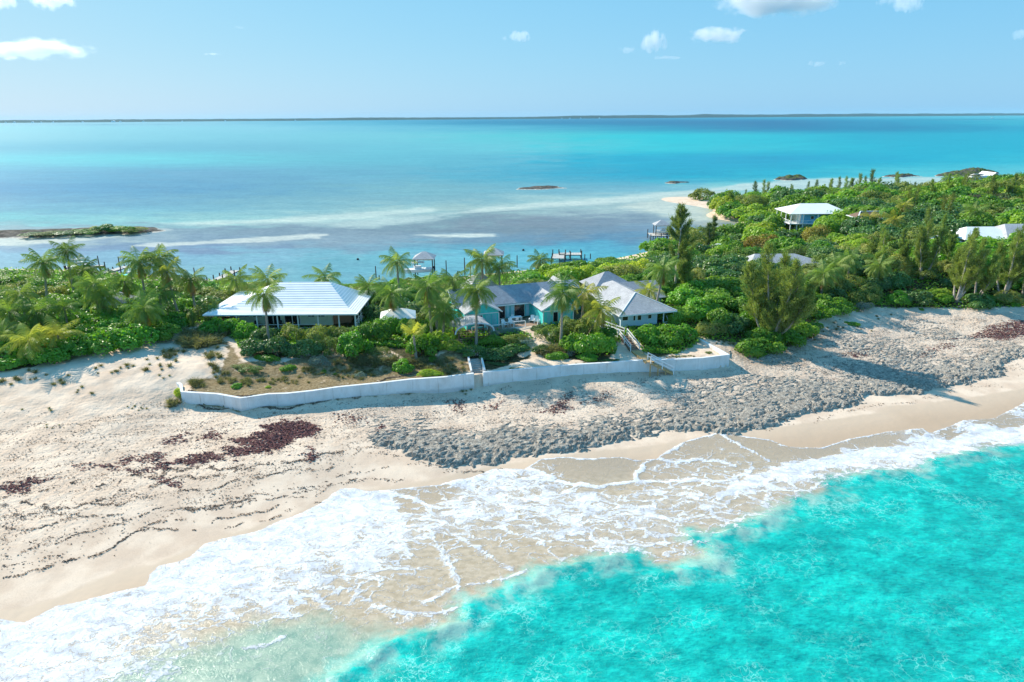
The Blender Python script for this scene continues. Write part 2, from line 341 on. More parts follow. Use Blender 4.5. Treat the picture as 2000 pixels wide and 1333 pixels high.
# ------------------------------------------------------------ the surf and the near sea
FP = [(50,1260,.9),(150,1220,.95),(100,1300,.82),(250,1200,.86),(350,1150,.93),(450,1100,.93),(550,1050,.93),(650,1010,.97),(700,1000,.95),(760,1060,.88),(700,1100,.85),(600,1120,.8),(500,1160,.85),(550,1180,.75),(450,1230,.45),(350,1250,.6),(300,1310,.5),(200,1320,.75),(0,1330,.8),(420,1280,.22),(500,1250,.2),(560,1240,.15),(400,1320,.12),
(650,1180,.33),(750,1200,.3),(700,1250,.15),(600,1300,.03),(800,1150,.3),(850,1200,.28),(700,1150,.48),(780,1120,.5),(900,1130,.15),(950,1100,.2),(1000,1110,.15),(850,1090,.4),(740,980,.95),
(830,1040,.72),(900,1000,.78),(950,960,.8),(820,975,.35),(860,965,.3),(1000,990,.72),(1050,1040,.65),(1100,1000,.75),(1150,1040,.65),(1200,1060,.55),(1250,1010,.75),(1150,980,.8),(1050,955,.75),(950,1040,.6),(1000,1070,.45),(1100,1080,.45),(1280,1050,.6),
(1300,970,.6),(1350,940,.5),(1400,960,.6),(1420,900,.33),(1330,900,.35),(1450,930,.5),(1130,925,.1),(1180,925,.05),(1100,915,.15),(1050,913,.4),(1210,920,.1),(985,928,.88),(920,945,.8),
(1500,890,.12),(1600,885,.05),(1560,870,.08),(1380,875,.2),(1850,850,.35),(1950,828,.35),(1700,865,.1),(1480,945,.9),(1550,925,.95),(1650,903,.98),(1750,890,.98),(1850,872,.98),(1950,852,.98),(2100,845,.95),(1500,980,.55),(1560,955,.6),(1640,928,.6),(1750,912,.7),(1850,893,.75),(1400,1000,.7),(1380,1030,.5),(1450,1000,.5),(1320,1080,.4),
(1500,1100,0),(1700,1000,0),(1900,930,0),(1200,1200,0),(1000,1250,0),(900,1300,0),(1800,1200,0),(1300,1130,0),(2000,900,0),(1600,985,.03),(950,1200,.06),(1000,1170,.08),(850,1260,.06),(700,1330,0),(1150,1120,.05),(2200,1000,0),(1400,1300,0),(-200,1400,.5),(500,1400,0)]
DP = [(2400,820),(2000,866),(1965,869),(1880,885),(1800,905),(1780,918),(1700,920),(1640,935),(1600,945),(1620,960),(1560,975),(1500,1000),(1455,1028),(1400,1042),(1345,1040),(1335,1060),(1385,1078),(1380,1098),(1290,1112),(1240,1082),(1180,1092),(1040,1118),(990,1150),(950,1165),(900,1172),(890,1215),(840,1237),(770,1250),(690,1290),(610,1345),(560,1420),(2400,1420)]
MU = W0([(890,1215),(800,1225),(760,1212),(700,1205),(620,1195),(520,1200),(460,1225),(420,1250),(330,1265),(250,1290),(190,1300),(150,1345),(100,1450),(900,1450)])
BAND = W0([(1385,968),(1430,947),(1460,931),(1535,911),(1610,893),(1661,883),(1706,875),(1781,871),(1787,865),(1850,859),(1880,846),(1950,839),(2000,832),(2400,770),(2400,800),(2000,856),(1900,872),(1840,880),(1760,896),(1640,915),(1560,932),(1500,950),(1440,965),(1400,990)])
STREAKS = [[(700,958),(752,960),(800,974),(832,988),(860,994),(900,994)], [(880,943),(980,939),(1040,940),(1100,946),(1160,952),(1200,950),(1220,944),(1248,940),(1246,928),(1260,912),(1276,903),(1304,888),(1332,874)],
 [(1025,921),(1060,931),(1100,945)], [(1248,944),(1300,941),(1380,944),(1430,940),(1470,925)], [(1790,874),(1803,858),(1815,850),(1806,838),(1790,828)], [(1865,848),(1880,832),(1875,824),(1900,815),(1940,806),(2000,812)], [(1276,903),(1330,908),(1400,905),(1440,915)], [(1400,857),(1412,862),(1440,878),(1500,905)],
 [(885,1190),(830,1205),(760,1195),(700,1175)], [(1040,1118),(980,1135),(900,1150),(830,1178)], [(1380,1070),(1330,1060),(1280,1066),(1200,1090)], [(1500,990),(1430,960),(1400,980),(1370,1010),(1320,1010)], [(640,1195),(600,1150),(560,1130)], [(760,1212),(700,1160),(670,1120)],[(900,1160),(880,1110),(850,1060)],[(1000,1120),(940,1080),(900,1050)],
 [(480,1270),(520,1265),(550,1250)],[(180,1310),(260,1295),(330,1312),(335,1290)]]
xs2 = axis([(-340, -90, 4.0), (-90, 130, .26), (130, 430, 4.0)]); ys2 = axis([(-60, 28, 3.0), (28, 110, .26), (110, 330, 4.0)])
X, Y = np.meshgrid(xs2, ys2)
def idw(X, Y, pts, vals, p=3.2, eps=.6):
    num = np.zeros(X.shape + (vals.shape[1],)); den = np.zeros(X.shape)
    for (a, b), v in zip(pts, vals):
        w = 1 / ((X - a) ** 2 + (Y - b) ** 2 + eps) ** (p / 2); den += w; num += w[..., None] * v
    return num / den[..., None]
SD = poly_sd(X, Y, SEAW); TZ = ground_z(X, Y)
wx = X + 2.2 * (fbm(X * .35, Y * .35, 3, 50) - .5); wy = Y + 2.2 * (fbm(X * .35, Y * .35, 3, 60) - .5)
Fm = idw(wx, wy, W0(FP), np.array([[p[2]] for p in FP]))[..., 0]
DSD = poly_sd(X + 1.2 * (fbm(X * .6, Y * .6, 3, 51) - .5), Y + 1.2 * (fbm(X * .6, Y * .6, 3, 61) - .5), W0(DP))
MSD = poly_sd(wx, wy, MU)
Bn = ss(-.1, .45, poly_sd(X + .5 * (fbm(X * 1.3, Y * 1.3, 2, 1) - .5), Y + .5 * (fbm(X * 1.3, Y * 1.3, 2, 2) - .5), BAND))
Fm = np.maximum(Fm, .93 * Bn)
for k, st in enumerate(STREAKS):
    d = line_d(X + .9 * (fbm(X * .7, Y * .7, 2, 7) - .5), Y + .9 * (fbm(X * .7, Y * .7, 2, 17) - .5), W0(st))
    wdt = (.24 if k < 8 else .16) * (.4 + 1.2 * vnoise(X * .4, Y * .4, 5))
    Fm = np.maximum(Fm, ss(wdt + .25, wdt * .3, d) * (1.0 if k < 8 else .8))
Fm = np.maximum(Fm, ss(.5, .12, SD) * (.55 + .5 * vnoise(X * .15, Y * .15, 77)))
Fm = Fm * ss(1.8, -.6, DSD)
swell = .26 * (fbm(X * .13 + Y * .04, Y * .30 - X * .08, 3, 40) - .5) + .10 * (fbm(X * .8, Y * 1.2, 3, 44) - .5)
crest = .36 * np.exp(-((DSD - .9 - .8 * (fbm(X * .9, Y * .9, 3, 96) - .5)) / .85) ** 2) * ss(.30, .62, fbm(X * .16, Y * .16, 4, 91)) * (.5 + fbm(X * .8, Y * .8, 3, 97)) * ss(-30, -10, X) + .22 * np.exp(-((DSD - 3.2) / 1.3) ** 2) * fbm(X * .16, Y * .16, 2, 92)
deepf = ss(-1, 6, DSD)
film = np.maximum(.03, TZ + .02)
zz = film * ss(9, 1, SD) + (.16) * ss(1, 9, SD) + crest + swell * (deepf * .9 + .15 * ss(1.5, 5, SD))
zz = zz + Fm * ss(0, .5, SD) * (.05 + .13 * np.clip(fbm(X * 1.6, Y * 1.6, 3, 70) - .35, 0, 1) * ss(.4, .9, Fm))
zz = np.maximum(zz, TZ + .02 * ss(-.3, 0, SD)) * (SD > -.25) + (TZ - .3) * (SD <= -.25)
sm = NT('surf_water'); P = sm.pos()
wv = sm.vadd(P, sm.vscale(sm.vadd(sm.noise(P, .45, 4, .6, color=True), (.5, .5, .5), 'SUBTRACT'), 3.4))
wv2 = sm.vadd(wv, sm.vscale(sm.vadd(sm.noise(P, 2.2, 4, .65, color=True), (.5, .5, .5), 'SUBTRACT'), .85))
mp = sm.n('ShaderNodeMapping'); sm.link(wv2, mp.inputs[0]); mp.inputs['Rotation'].default_value = (0, 0, math.radians(28)); mp.inputs['Scale'].default_value = (.8, 2.1, .2)
v1 = sm.voro(mp.outputs[0], .42); v2 = sm.voro(mp.outputs[0], 1.15); v3 = sm.voro(mp.outputs[0], 3.1)
F = sm.attr('foam'); F2 = sm.math('MULTIPLY', F, F); F4 = sm.math('MULTIPLY', F2, F2)
big = sm.noise(P, .8, 4, .65)
e1 = sm.math('SUBTRACT', sm.math('ADD', sm.math('MULTIPLY', F2, .26), sm.math('MULTIPLY', sm.math('SUBTRACT', big, .5), sm.math('MULTIPLY', F, .22))), v1)
e2 = sm.math('SUBTRACT', sm.math('ADD', sm.math('MULTIPLY', F4, .42), -.015), v2)
e3 = sm.math('SUBTRACT', sm.math('ADD', sm.math('MULTIPLY', sm.math('MULTIPLY', F4, F4), .55), -.05), v3)
fo = sm.math('MAXIMUM', sm.ramp(e1, -.015, .035), sm.math('MAXIMUM', sm.ramp(e2, -.03, .06), sm.ramp(e3, -.03, .12)))
sn = sm.noise(mp.outputs[0], 1.5, 5, .62)
fo = sm.math('MAXIMUM', fo, sm.ramp(sm.math('ADD', sn, sm.math('MULTIPLY', F, .62)), .95, 1.06))
fo = sm.math('MAXIMUM', fo, sm.ramp(F, .95, 1.0))
fo = sm.math('MULTIPLY', fo, sm.ramp(sm.math('ADD', sm.noise(mp.outputs[0], 2.6, 4, .7), sm.math('MULTIPLY', F, .12)), .455, .53, .40, 1))
fo = sm.math('MULTIPLY', fo, sm.ramp(F, .015, .10))
thin = sm.math('MULTIPLY', sm.ramp(sm.noise(wv, .9, 5, .7), .35, .75), sm.ramp(F, .35, .85, 0, .5))
fo = sm.math('MAXIMUM', fo, thin)
D = sm.attr('deep'); Dn = sm.math('ADD', D, sm.math('MULTIPLY', sm.math('SUBTRACT', sm.noise(P, .7, 4, .65), .5), 3.2))
dpm = sm.ramp(Dn, -1.3, 1.1)
mott = sm.noise(sm.pos((1, 1.35, 1), SH), .42, 5, .62)
aq = sm.mix(sm.ramp(mott, .36, .66), (.002, .37, .315, 1), (.006, .55, .455, 1))
aq = sm.mix(sm.ramp(sm.noise(P, .12, 3, .5), .35, .65), aq, sm.mul(aq, (1.0, .80, .83, 1)))
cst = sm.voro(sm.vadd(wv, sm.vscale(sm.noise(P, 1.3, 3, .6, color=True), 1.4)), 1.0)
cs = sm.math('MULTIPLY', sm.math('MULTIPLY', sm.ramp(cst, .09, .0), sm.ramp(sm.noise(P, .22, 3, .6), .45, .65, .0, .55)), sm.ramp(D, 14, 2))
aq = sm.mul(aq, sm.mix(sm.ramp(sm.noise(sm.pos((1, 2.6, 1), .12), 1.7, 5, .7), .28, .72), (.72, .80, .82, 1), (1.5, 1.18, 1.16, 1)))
aq = sm.mix(cs, aq, (.30, .78, .68, 1))  # foam web and caustic highlights, painted as pale lines in the water colour
spk = sm.math('MULTIPLY', sm.ramp(sm.noise(sm.pos((1.3, .8, 1), -.5), 2.0, 4, .7), .685, .70), sm.ramp(sm.noise(P, .10, 2), .42, .6))
aq = sm.mix(sm.math('MULTIPLY', spk, .8), aq, (.01, .10, .09, 1))
bz = sm.mix(sm.ramp(sm.noise(sm.pos((1, 1.6, 1), .5), 1.3, 5, .65), .3, .7), (.40, .31, .20, 1), (.56, .45, .32, 1))
flm = sm.mix(sm.ramp(sm.attr('sd'), .5, 7.0), (.44, .34, .235, 1), bz)
mk = sm.mix(sm.ramp(sm.noise(sm.pos((1, 1.5, 1), .6), .5, 5, .65), .3, .7), (.20, .33, .25, 1), (.38, .47, .35, 1))
flm = sm.mix(sm.ramp(sm.math('ADD', sm.attr('murk'), sm.math('MULTIPLY', sm.math('SUBTRACT', big, .5), 3.0)), -.8, 3.0), flm, mk)
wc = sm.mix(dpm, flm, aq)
# stirred sand just inside and outside the break
st_ = sm.math('MULTIPLY', sm.ramp(sm.math('ABSOLUTE', sm.math('SUBTRACT', Dn, .9)), 2.4, .1), sm.ramp(sm.noise(wv, .30, 5, .65), .42, .62, 0, .65))
wc = sm.mix(st_, wc, (.40, .55, .45, 1))
fc = sm.mix(sm.ramp(sm.math('ADD', sm.math('MULTIPLY', sm.noise(mp.outputs[0], .55, 6, .62), .7), sm.math('MULTIPLY', sm.noise(wv2, 2.6, 4, .65), .3)), .36, .60), (.50, .51, .54, 1), (.79, .79, .78, 1))
colr = sm.mix(fo, wc, fc)
hh = sm.math('ADD', sm.math('MULTIPLY', fo, .35), sm.math('MULTIPLY', sm.noise(wv2, 2.2, 4, .6), .38))
hh = sm.math('ADD', hh, sm.math('MULTIPLY', sm.noise(sm.pos((1, 1.7, 1), SH), .8, 4, .6), sm.ramp(D, 0, 5, .3, 2.0)))
b_ = sm.bump(hh, .8, .16)
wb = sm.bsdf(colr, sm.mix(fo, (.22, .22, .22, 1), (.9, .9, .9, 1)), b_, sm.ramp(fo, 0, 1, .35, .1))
tr = sm.n('ShaderNodeBsdfTransparent'); mx = sm.n('ShaderNodeMixShader')
al = sm.ramp(sm.math('ADD', sm.attr('sd'), sm.math('MULTIPLY', sm.math('SUBTRACT', sm.noise(P, 1.5, 4, .6), .5), .5)), -.02, .10)
sm.link(al, mx.inputs[0]); sm.link(tr, mx.inputs[1]); sm.link(wb, mx.inputs[2])
smat = sm.done(mx.outputs[0])
keep = (SD > -.6) & (Y < 112)
sea = grid_mesh('sea', X, Y, zz, smat, dict(foam=Fm, sd=SD, deep=DSD, murk=MSD), keep=keep)
tag(sea, kind='structure')

# ------------------------------------------------------------ the lagoon, out to the horizon
LT = {  # seabed colours, with sky glare painted in towards the left, by row of the photo
 226:[(-100,120,195,220),(400,110,190,215),(800,45,155,198),(1200,35,150,198),(1500,60,180,212),(2000,90,200,225)],
 240:[(-100,165,215,235),(400,150,210,232),(700,90,185,215),(1000,35,138,182),(1500,10,118,170),(1750,30,158,196),(2000,60,190,215)],
 250:[(-100,150,225,240),(500,150,220,240),(1000,95,190,218),(1300,35,155,192),(1500,10,130,178),(1800,25,152,192),(2000,45,175,210)],
 266:[(-100,150,220,238),(500,140,215,235),(800,130,215,230),(1100,90,215,225),(1300,35,215,230),(1500,12,205,225),(1700,20,185,215),(2000,40,190,220)],
 290:[(-100,110,200,230),(500,125,200,225),(1000,120,215,230),(1250,60,215,230),(1500,60,205,225),(1800,30,190,220),(2050,40,190,220)],
 310:[(-100,110,220,240),(300,120,225,240),(600,120,205,225),(1000,110,195,220),(1250,20,185,220),(1500,10,175,215),(2000,60,200,225)],
 340:[(-100,95,185,225),(400,120,180,215),(800,120,190,215),(1200,60,180,215),(1400,30,180,215),(1700,85,208,226),(2050,120,215,230)],
 370:[(-100,80,165,215),(400,110,172,210),(800,140,195,210),(1100,130,190,212),(1300,140,200,220),(1400,170,222,225),(1800,200,230,230)],
 392:[(-100,95,170,212),(300,120,180,212),(600,140,192,210),(900,150,195,208),(1100,190,220,222),(1250,205,228,228),(1400,205,222,215)],
 405:[(-100,110,185,218),(300,130,190,215),(600,150,200,215),(900,185,215,215),(1050,180,210,214),(1200,190,212,216),(1320,210,228,228),(1400,220,220,205)],
 430:[(-100,115,205,220),(200,150,215,225),(400,170,220,225),(600,185,222,226),(750,170,205,212),(850,150,175,188),(1000,148,160,176),(1200,146,164,184),(1300,165,185,198),(1400,215,212,192)],
 450:[(-100,160,195,210),(400,150,175,195),(600,150,170,190),(800,145,165,182),(1000,145,162,178),(1200,138,162,186),(1350,140,170,200)],
 468:[(-100,205,222,226),(200,190,210,220),(400,150,175,200),(600,160,180,200),(800,150,175,196),(1000,135,165,192),(1200,115,160,195),(1400,120,175,205)],
 484:[(-100,150,185,215),(200,138,168,205),(400,140,165,200),(600,155,182,205),(800,140,185,210),(1000,112,188,216),(1200,105,182,216),(1400,125,190,210)],
 500:[(-100,150,200,230),(300,148,195,225),(500,150,200,225),(700,130,195,215),(900,130,205,230),(1100,110,202,228),(1300,110,190,220)],
 535:[(-100,155,205,228),(300,155,205,225),(550,145,200,220),(700,130,192,214),(900,130,200,225),(1250,120,200,225)],
 580:[(-100,150,200,222),(700,130,190,210),(1300,130,195,215)]}
rowsP = sorted(LT)
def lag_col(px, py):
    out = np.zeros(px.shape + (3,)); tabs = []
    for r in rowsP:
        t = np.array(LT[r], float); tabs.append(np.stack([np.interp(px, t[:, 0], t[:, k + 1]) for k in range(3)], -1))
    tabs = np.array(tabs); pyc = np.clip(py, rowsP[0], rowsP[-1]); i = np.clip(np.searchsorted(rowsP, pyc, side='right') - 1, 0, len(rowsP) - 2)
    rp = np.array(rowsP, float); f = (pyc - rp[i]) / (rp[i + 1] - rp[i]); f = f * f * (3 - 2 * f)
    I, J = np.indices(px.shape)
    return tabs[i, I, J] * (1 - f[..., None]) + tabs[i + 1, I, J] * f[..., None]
yy = [100.]
while yy[-1] < 60000: yy.append(yy[-1] * (1.0045 if yy[-1] < 9000 else 1.05))
yy = np.array(yy); uu = np.linspace(-1.25, 1.25, 420)
U_, Y_ = np.meshgrid(uu, yy); X_ = U_ * Y_
px, py, _dw = proj(X_, Y_, 0 * X_)
lw = (fbm(X_ * .03, Y_ * .02, 3, 5) - .5) * np.clip(14000 / Y_ ** 1.0, 0, 60) * .6
jx = px + (fbm(U_ * 30, np.log(Y_) * 26, 4, 3) - .5) * 260; jy = py + (fbm(U_ * 22, np.log(Y_) * 40, 4, 9) - .5) * (4 + 30 * ss(300, 500, py))
LC = lag_col(jx, jy)
BARS = [([(255,480),(300,475),(420,470),(500,465),(600,457),(640,457),(620,466),(500,474),(400,478),(300,483)], (238,243,243), 1.),
 ([(815,459),(880,457),(960,458),(972,462),(900,465),(850,463)], (240,248,247), 1.6),
 ([(310,437),(500,430),(700,416),(840,406),(870,410),(760,424),(600,434),(400,441)], (226,243,241), 4.),
 ([(870,418),(950,406),(1100,393),(1200,386),(1300,376),(1420,366),(1420,372),(1250,390),(1200,397),(1000,410)], (228,242,240), 3.),
 ([(1215,405),(1290,388),(1400,372),(1400,400),(1390,432),(1340,432),(1290,418)], (228,236,230), 5.),
 ([(-200,492),(0,482),(120,474),(240,462),(330,450),(300,447),(200,455),(-200,470)], (228,236,236), 2.),
 ([(600,438),(800,424),(900,418),(840,432),(700,446)], (212,230,232), 5.), ([(1440,360),(1600,349),(2200,341),(2200,360),(1400,372)], (220,238,238), 2.)]
for pl, cc, soft in BARS:
    s_ = poly_sd(px + (fbm(U_ * 60, np.log(Y_) * 50, 3, 31) - .5) * 60, (py + (fbm(U_ * 40, np.log(Y_) * 90, 3, 32) - .5) * (3 + soft)) , pl)
    m_ = ss(-soft * 1.2, soft * .8 + .6, s_)[..., None] * .92
    LC = LC * (1 - m_) + np.array(cc) * m_
WK = 0.62
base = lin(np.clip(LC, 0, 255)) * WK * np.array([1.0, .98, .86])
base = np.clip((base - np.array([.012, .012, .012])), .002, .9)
lg = NT('lagoon_water'); g_ = lg.n('ShaderNodeNewGeometry')
P = lg.pos((1, 2.6, 1)); P2 = lg.pos((1, 1, 1))
sc = lg.noise(P, .16, 5, .65); sc2 = lg.noise(lg.pos((1, 3.2, 1), .2), .02, 5, .6)
bc = lg.attr('lagcol', True)
bc = lg.mul(bc, lg.mix(lg.ramp(sc, .3, .7), (.84, .87, .9, 1), (1.12, 1.10, 1.08, 1)))
bc = lg.mul(bc, lg.mix(lg.ramp(sc2, .3, .7), (.9, .92, .94, 1), (1.08, 1.06, 1.05, 1)))
nb_ = lg.bump(lg.noise(lg.pos((1, 1.6, 1), .4), 1.1, 4, .65), .22, .25)
bc = lg.mul(bc, lg.mix(lg.ramp(lg.noise(lg.pos((1, 2.4, 1), .1), .55, 5, .75), .3, .7), (.74, .79, .82, 1), (1.22, 1.18, 1.15, 1)))  # sparkle and dark sides of ripples put into the colour as noise
lmat = lg.done(lg.bsdf(bc, .40, nb_, .06))
tz = np.where((X_ > -330) & (X_ < 430) & (Y_ < 390), 0, -5.0); ii = tz == 0
tz[ii] = ground_z(X_[ii], Y_[ii]); keepL = (tz < .35) & (Y_ > 112)
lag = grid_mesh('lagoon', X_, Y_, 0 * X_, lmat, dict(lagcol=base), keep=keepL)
tag(lag, kind='structure')
# ------------------------------------------------------------ mesh builder and plain materials
class MB:
    def __init__(s): s.v = []; s.f = []; s.mi = []
    def quad(s, pts, mi=0):
        b = len(s.v); s.v += [tuple(p) for p in pts]; s.f.append(tuple(range(b, b + len(pts)))); s.mi.append(mi)
    def box(s, x0, x1, y0, y1, z0, z1, mi=0):
        b = len(s.v)
        s.v += [(x0,y0,z0),(x1,y0,z0),(x1,y1,z0),(x0,y1,z0),(x0,y0,z1),(x1,y0,z1),(x1,y1,z1),(x0,y1,z1)]
        for q in ((0,3,2,1),(4,5,6,7),(0,1,5,4),(1,2,6,5),(2,3,7,6),(3,0,4,7)):
            s.f.append(tuple(b + i for i in q)); s.mi.append(mi)
        return s
    def bar(s, p, q, w, h=None, mi=0, up=(0, 0, 1)):    # rectangular beam between two points
        h = h or w; p = Vector(p); q = Vector(q); d = (q - p).normalized(); u = Vector(up)
        if abs(d.dot(u)) > .98: u = Vector((0, 1, 0))
        r = d.cross(u).normalized() * w / 2; t = r.cross(d).normalized() * h / 2
        b = len(s.v)
        for c in (p, q):
            s.v += [tuple(c - r - t), tuple(c + r - t), tuple(c + r + t), tuple(c - r + t)]
        for f in ((0,1,2,3),(7,6,5,4),(0,4,5,1),(1,5,6,2),(2,6,7,3),(3,7,4,0)):
            s.f.append(tuple(b + i for i in f)); s.mi.append(mi)
        return s
    def tube(s, pts, rad, n=7, mi=0, cap=True):
        pts = [Vector(p) for p in pts]; b = len(s.v); m = len(pts)
        if not hasattr(rad, '__len__'): rad = [rad] * m
        for i, p in enumerate(pts):
            d = (pts[min(i + 1, m - 1)] - pts[max(i - 1, 0)]).normalized()
            u = Vector((0, 0, 1)) if abs(d.z) < .9 else Vector((1, 0, 0))
            r = d.cross(u).normalized(); t = r.cross(d).normalized()
            for k in range(n):
                a = 2 * math.pi * k / n; s.v.append(tuple(p + (r * math.cos(a) + t * math.sin(a)) * rad[i]))
        for i in range(m - 1):
            for k in range(n):
                s.f.append((b + i * n + k, b + i * n + (k + 1) % n, b + (i + 1) * n + (k + 1) % n, b + (i + 1) * n + k)); s.mi.append(mi)
        if cap:
            s.f.append(tuple(b + k for k in range(n))[::-1]); s.mi.append(mi); s.f.append(tuple(b + (m - 1) * n + k for k in range(n))); s.mi.append(mi)
        return s
    def slab(s, pts, th, mi=0):   # flat polygon given a thickness downwards along its normal
        P = [Vector(p) for p in pts]; nrm = (P[1] - P[0]).cross(P[2] - P[0]).normalized()
        if nrm.z < 0: P = P[::-1]; nrm = -nrm
        b = len(s.v); n = len(P); s.v += [tuple(p) for p in P] + [tuple(p - nrm * th) for p in P]
        s.f.append(tuple(range(b, b + n))); s.mi.append(mi); s.f.append(tuple(range(b + 2 * n - 1, b + n - 1, -1))); s.mi.append(mi)
        for i in range(n):
            j = (i + 1) % n; s.f.append((b + i, b + n + i, b + n + j, b + j)); s.mi.append(mi)
        return s
    def prism(s, poly, z0, z1, mi=0):
        b = len(s.v); n = len(poly); s.v += [(p[0], p[1], z0) for p in poly] + [(p[0], p[1], z1) for p in poly]
        s.f.append(tuple(range(b + n - 1, b - 1, -1))); s.mi.append(mi); s.f.append(tuple(range(b + n, b + 2 * n))); s.mi.append(mi)
        for i in range(n):
            j = (i + 1) % n; s.f.append((b + i, b + j, b + n + j, b + n + i)); s.mi.append(mi)
        return s
    def build(s, name, mats, parent=None, smooth=False):
        me = bpy.data.meshes.new(name); me.from_pydata(s.v, [], s.f); me.update()
        if not isinstance(mats, (list, tuple)): mats = [mats]
        for m in mats: me.materials.append(m)
        me.polygons.foreach_set('material_index', s.mi)
        if smooth: me.polygons.foreach_set('use_smooth', [True] * len(s.f))
        o = bpy.data.objects.new(name, me); COL.objects.link(o)
        if parent is not None: o.parent = parent
        return o
def empty(name, loc, rz=0, label=None, cat=None, group=None):
    o = bpy.data.objects.new(name, None); COL.objects.link(o); o.location = loc; o.rotation_euler = (0, 0, rz)
    tag(o, label, cat, group); return o
KIDS = {}
def copy_tree(o, parent=None):
    c = o.copy(); COL.objects.link(c)
    if parent is not None: c.parent = parent
    for ch in KIDS.get(o.name) or [x for x in COL.objects if x.parent == o]: copy_tree(ch, c)
    return c
def plain(name, col, rough=.7, var=.12, scale=2.5, bump=.15, spec=.3, obj=True):
    t = NT(name); P = t.pos(obj=obj)
    n = t.noise(P, scale, 5, .65); a = tuple(max(0, c * (1 - var)) for c in col) + (1,); b = tuple(min(1, c * (1 + var)) for c in col) + (1,)
    c = t.mix(t.ramp(n, .3, .7), a, b)
    return t.done(t.bsdf(c, rough, t.bump(t.noise(P, scale * 6, 3), bump, .03), spec))
MT = {}
MT['white'] = plain('white_paint', (.78, .79, .80), .5, .06, 1.2, .05)
MT['roofwhite'] = plain('white_roof_paint', (.90, .885, .86), .45, .05, .5, .03)
MT['trim'] = plain('white_trim', (.82, .83, .84), .5, .04, 3, .03)
MT['cream'] = plain('pale_green_wall', (.76, .84, .70), .7, .06, 1.5, .05)
MT['teal'] = plain('turquoise_boards', (.08, .66, .62), .55, .10, 2.0, .1)
MT['tealpale'] = plain('turquoise_shutter', (.20, .58, .62), .55, .08, 2.0, .1)
MT['bluegrey'] = plain('pale_blue_wall', (.56, .70, .80), .6, .05, 2.0, .05)
MT['blue'] = plain('blue_boards', (.12, .42, .66), .55, .08, 2.0, .05)
MT['wood'] = plain('new_yellow_timber', (.50, .33, .15), .7, .2, 4, .2)
MT['oldwood'] = plain('weathered_brown_timber', (.17, .11, .075), .85, .25, 4, .3)
MT['deckwood'] = plain('reddish_deck_boards', (.34, .22, .15), .75, .2, 4, .2)
MT['pile'] = plain('dark_treated_piles', (.10, .085, .07), .85, .3, 3, .3)
MT['dock'] = plain('pale_dock_boards', (.52, .49, .44), .8, .12, 3, .2)
MT['stonepave'] = plain('red_brick_paving', (.34, .22, .17), .85, .25, 3, .2)
MT['black'] = plain('dark_fabric', (.03, .03, .035), .8, .2)
MT['navy'] = plain('blue_canvas', (.05, .10, .22), .8, .2)
MT['metal'] = plain('pale_metal', (.55, .56, .58), .35, .1)
MT['brick'] = plain('terracotta_wall', (.36, .22, .16), .85, .15, 3, .1)
_t = NT('window_glass'); MT['glass'] = _t.done(_t.bsdf((.015, .02, .026, 1), .08, None, .5))
# weathered concrete of the sea wall: streaks and a stained foot
t = NT('white_sea_wall'); P = t.pos(obj=False)
n = t.noise(t.pos((1, 1, .25)), 1.6, 5, .7); c = t.mix(t.ramp(n, .35, .75), (.84, .84, .84, 1), (.74, .73, .71, 1))
n2 = t.noise(P, .35, 4, .6); c = t.mul(c, t.mix(t.ramp(n2, .4, .7), (1, 1, 1, 1), (.86, .85, .83, 1)))
zc = t.n('ShaderNodeSeparateXYZ'); t.link(P, zc.inputs[0])
c = t.mix(t.ramp(t.math('ADD', zc.outputs[2], t.math('MULTIPLY', n, .9)), 2.95, 2.55, 0, .45), c, (.38, .36, .34, 1))
jt = t.math('FRACT', t.math('MULTIPLY', zc.outputs[0], .31)); jn = t.math('LESS_THAN', jt, .018); c = t.mix(t.math('MULTIPLY', jn, .28), c, (.36, .35, .34, 1))
c = t.mix(t.math('MULTIPLY', t.ramp(t.math('ABSOLUTE', t.math('SUBTRACT', jt, .02)), .05, 0), t.ramp(t.noise(P, .7, 3), .45, .7, 0, .5)), c, (.50, .42, .33, 1))
MT['seawall'] = t.done(t.bsdf(c, .8, t.bump(t.noise(P, 5, 5, .7), .4, .04), .2))
MT['seawall_cap'] = plain('wall_cap', (.74, .74, .73), .8, .06, 1.5, .1, obj=False)
# shingles
def shingle(name, col, k=1.0):
    t = NT(name); P = t.pos(obj=True)
    br = t.n('ShaderNodeTexBrick'); t.link(t.pos((1, 1, 2.2), obj=True), br.inputs['Vector']); br.inputs['Scale'].default_value = 1.6
    br.inputs['Color1'].default_value = tuple(c * .86 for c in col) + (1,); br.inputs['Color2'].default_value = tuple(min(1, c * 1.12) for c in col) + (1,)
    br.inputs['Mortar'].default_value = tuple(c * .6 for c in col) + (1,); br.inputs['Mortar Size'].default_value = .03
    n = t.noise(P, .5, 4, .6); c = t.mul(br.outputs[0], t.mix(t.ramp(n, .3, .7), (.88, .88, .89, 1), (1.06, 1.06, 1.05, 1)))
    c = t.mul(c, t.mix(t.ramp(t.noise(P, 6, 3, .7), .3, .7), (.88, .88, .88, 1), (1.1, 1.1, 1.1, 1)))
    return t.done(t.bsdf(c, .85, t.bump(t.noise(P, 7, 3, .7), .5, .03), .2))
MT['shingle'] = shingle('grey_shingles', (.40, .41, .44))
MT['shinglepale'] = shingle('pale_grey_shingles', (.50, .50, .51))

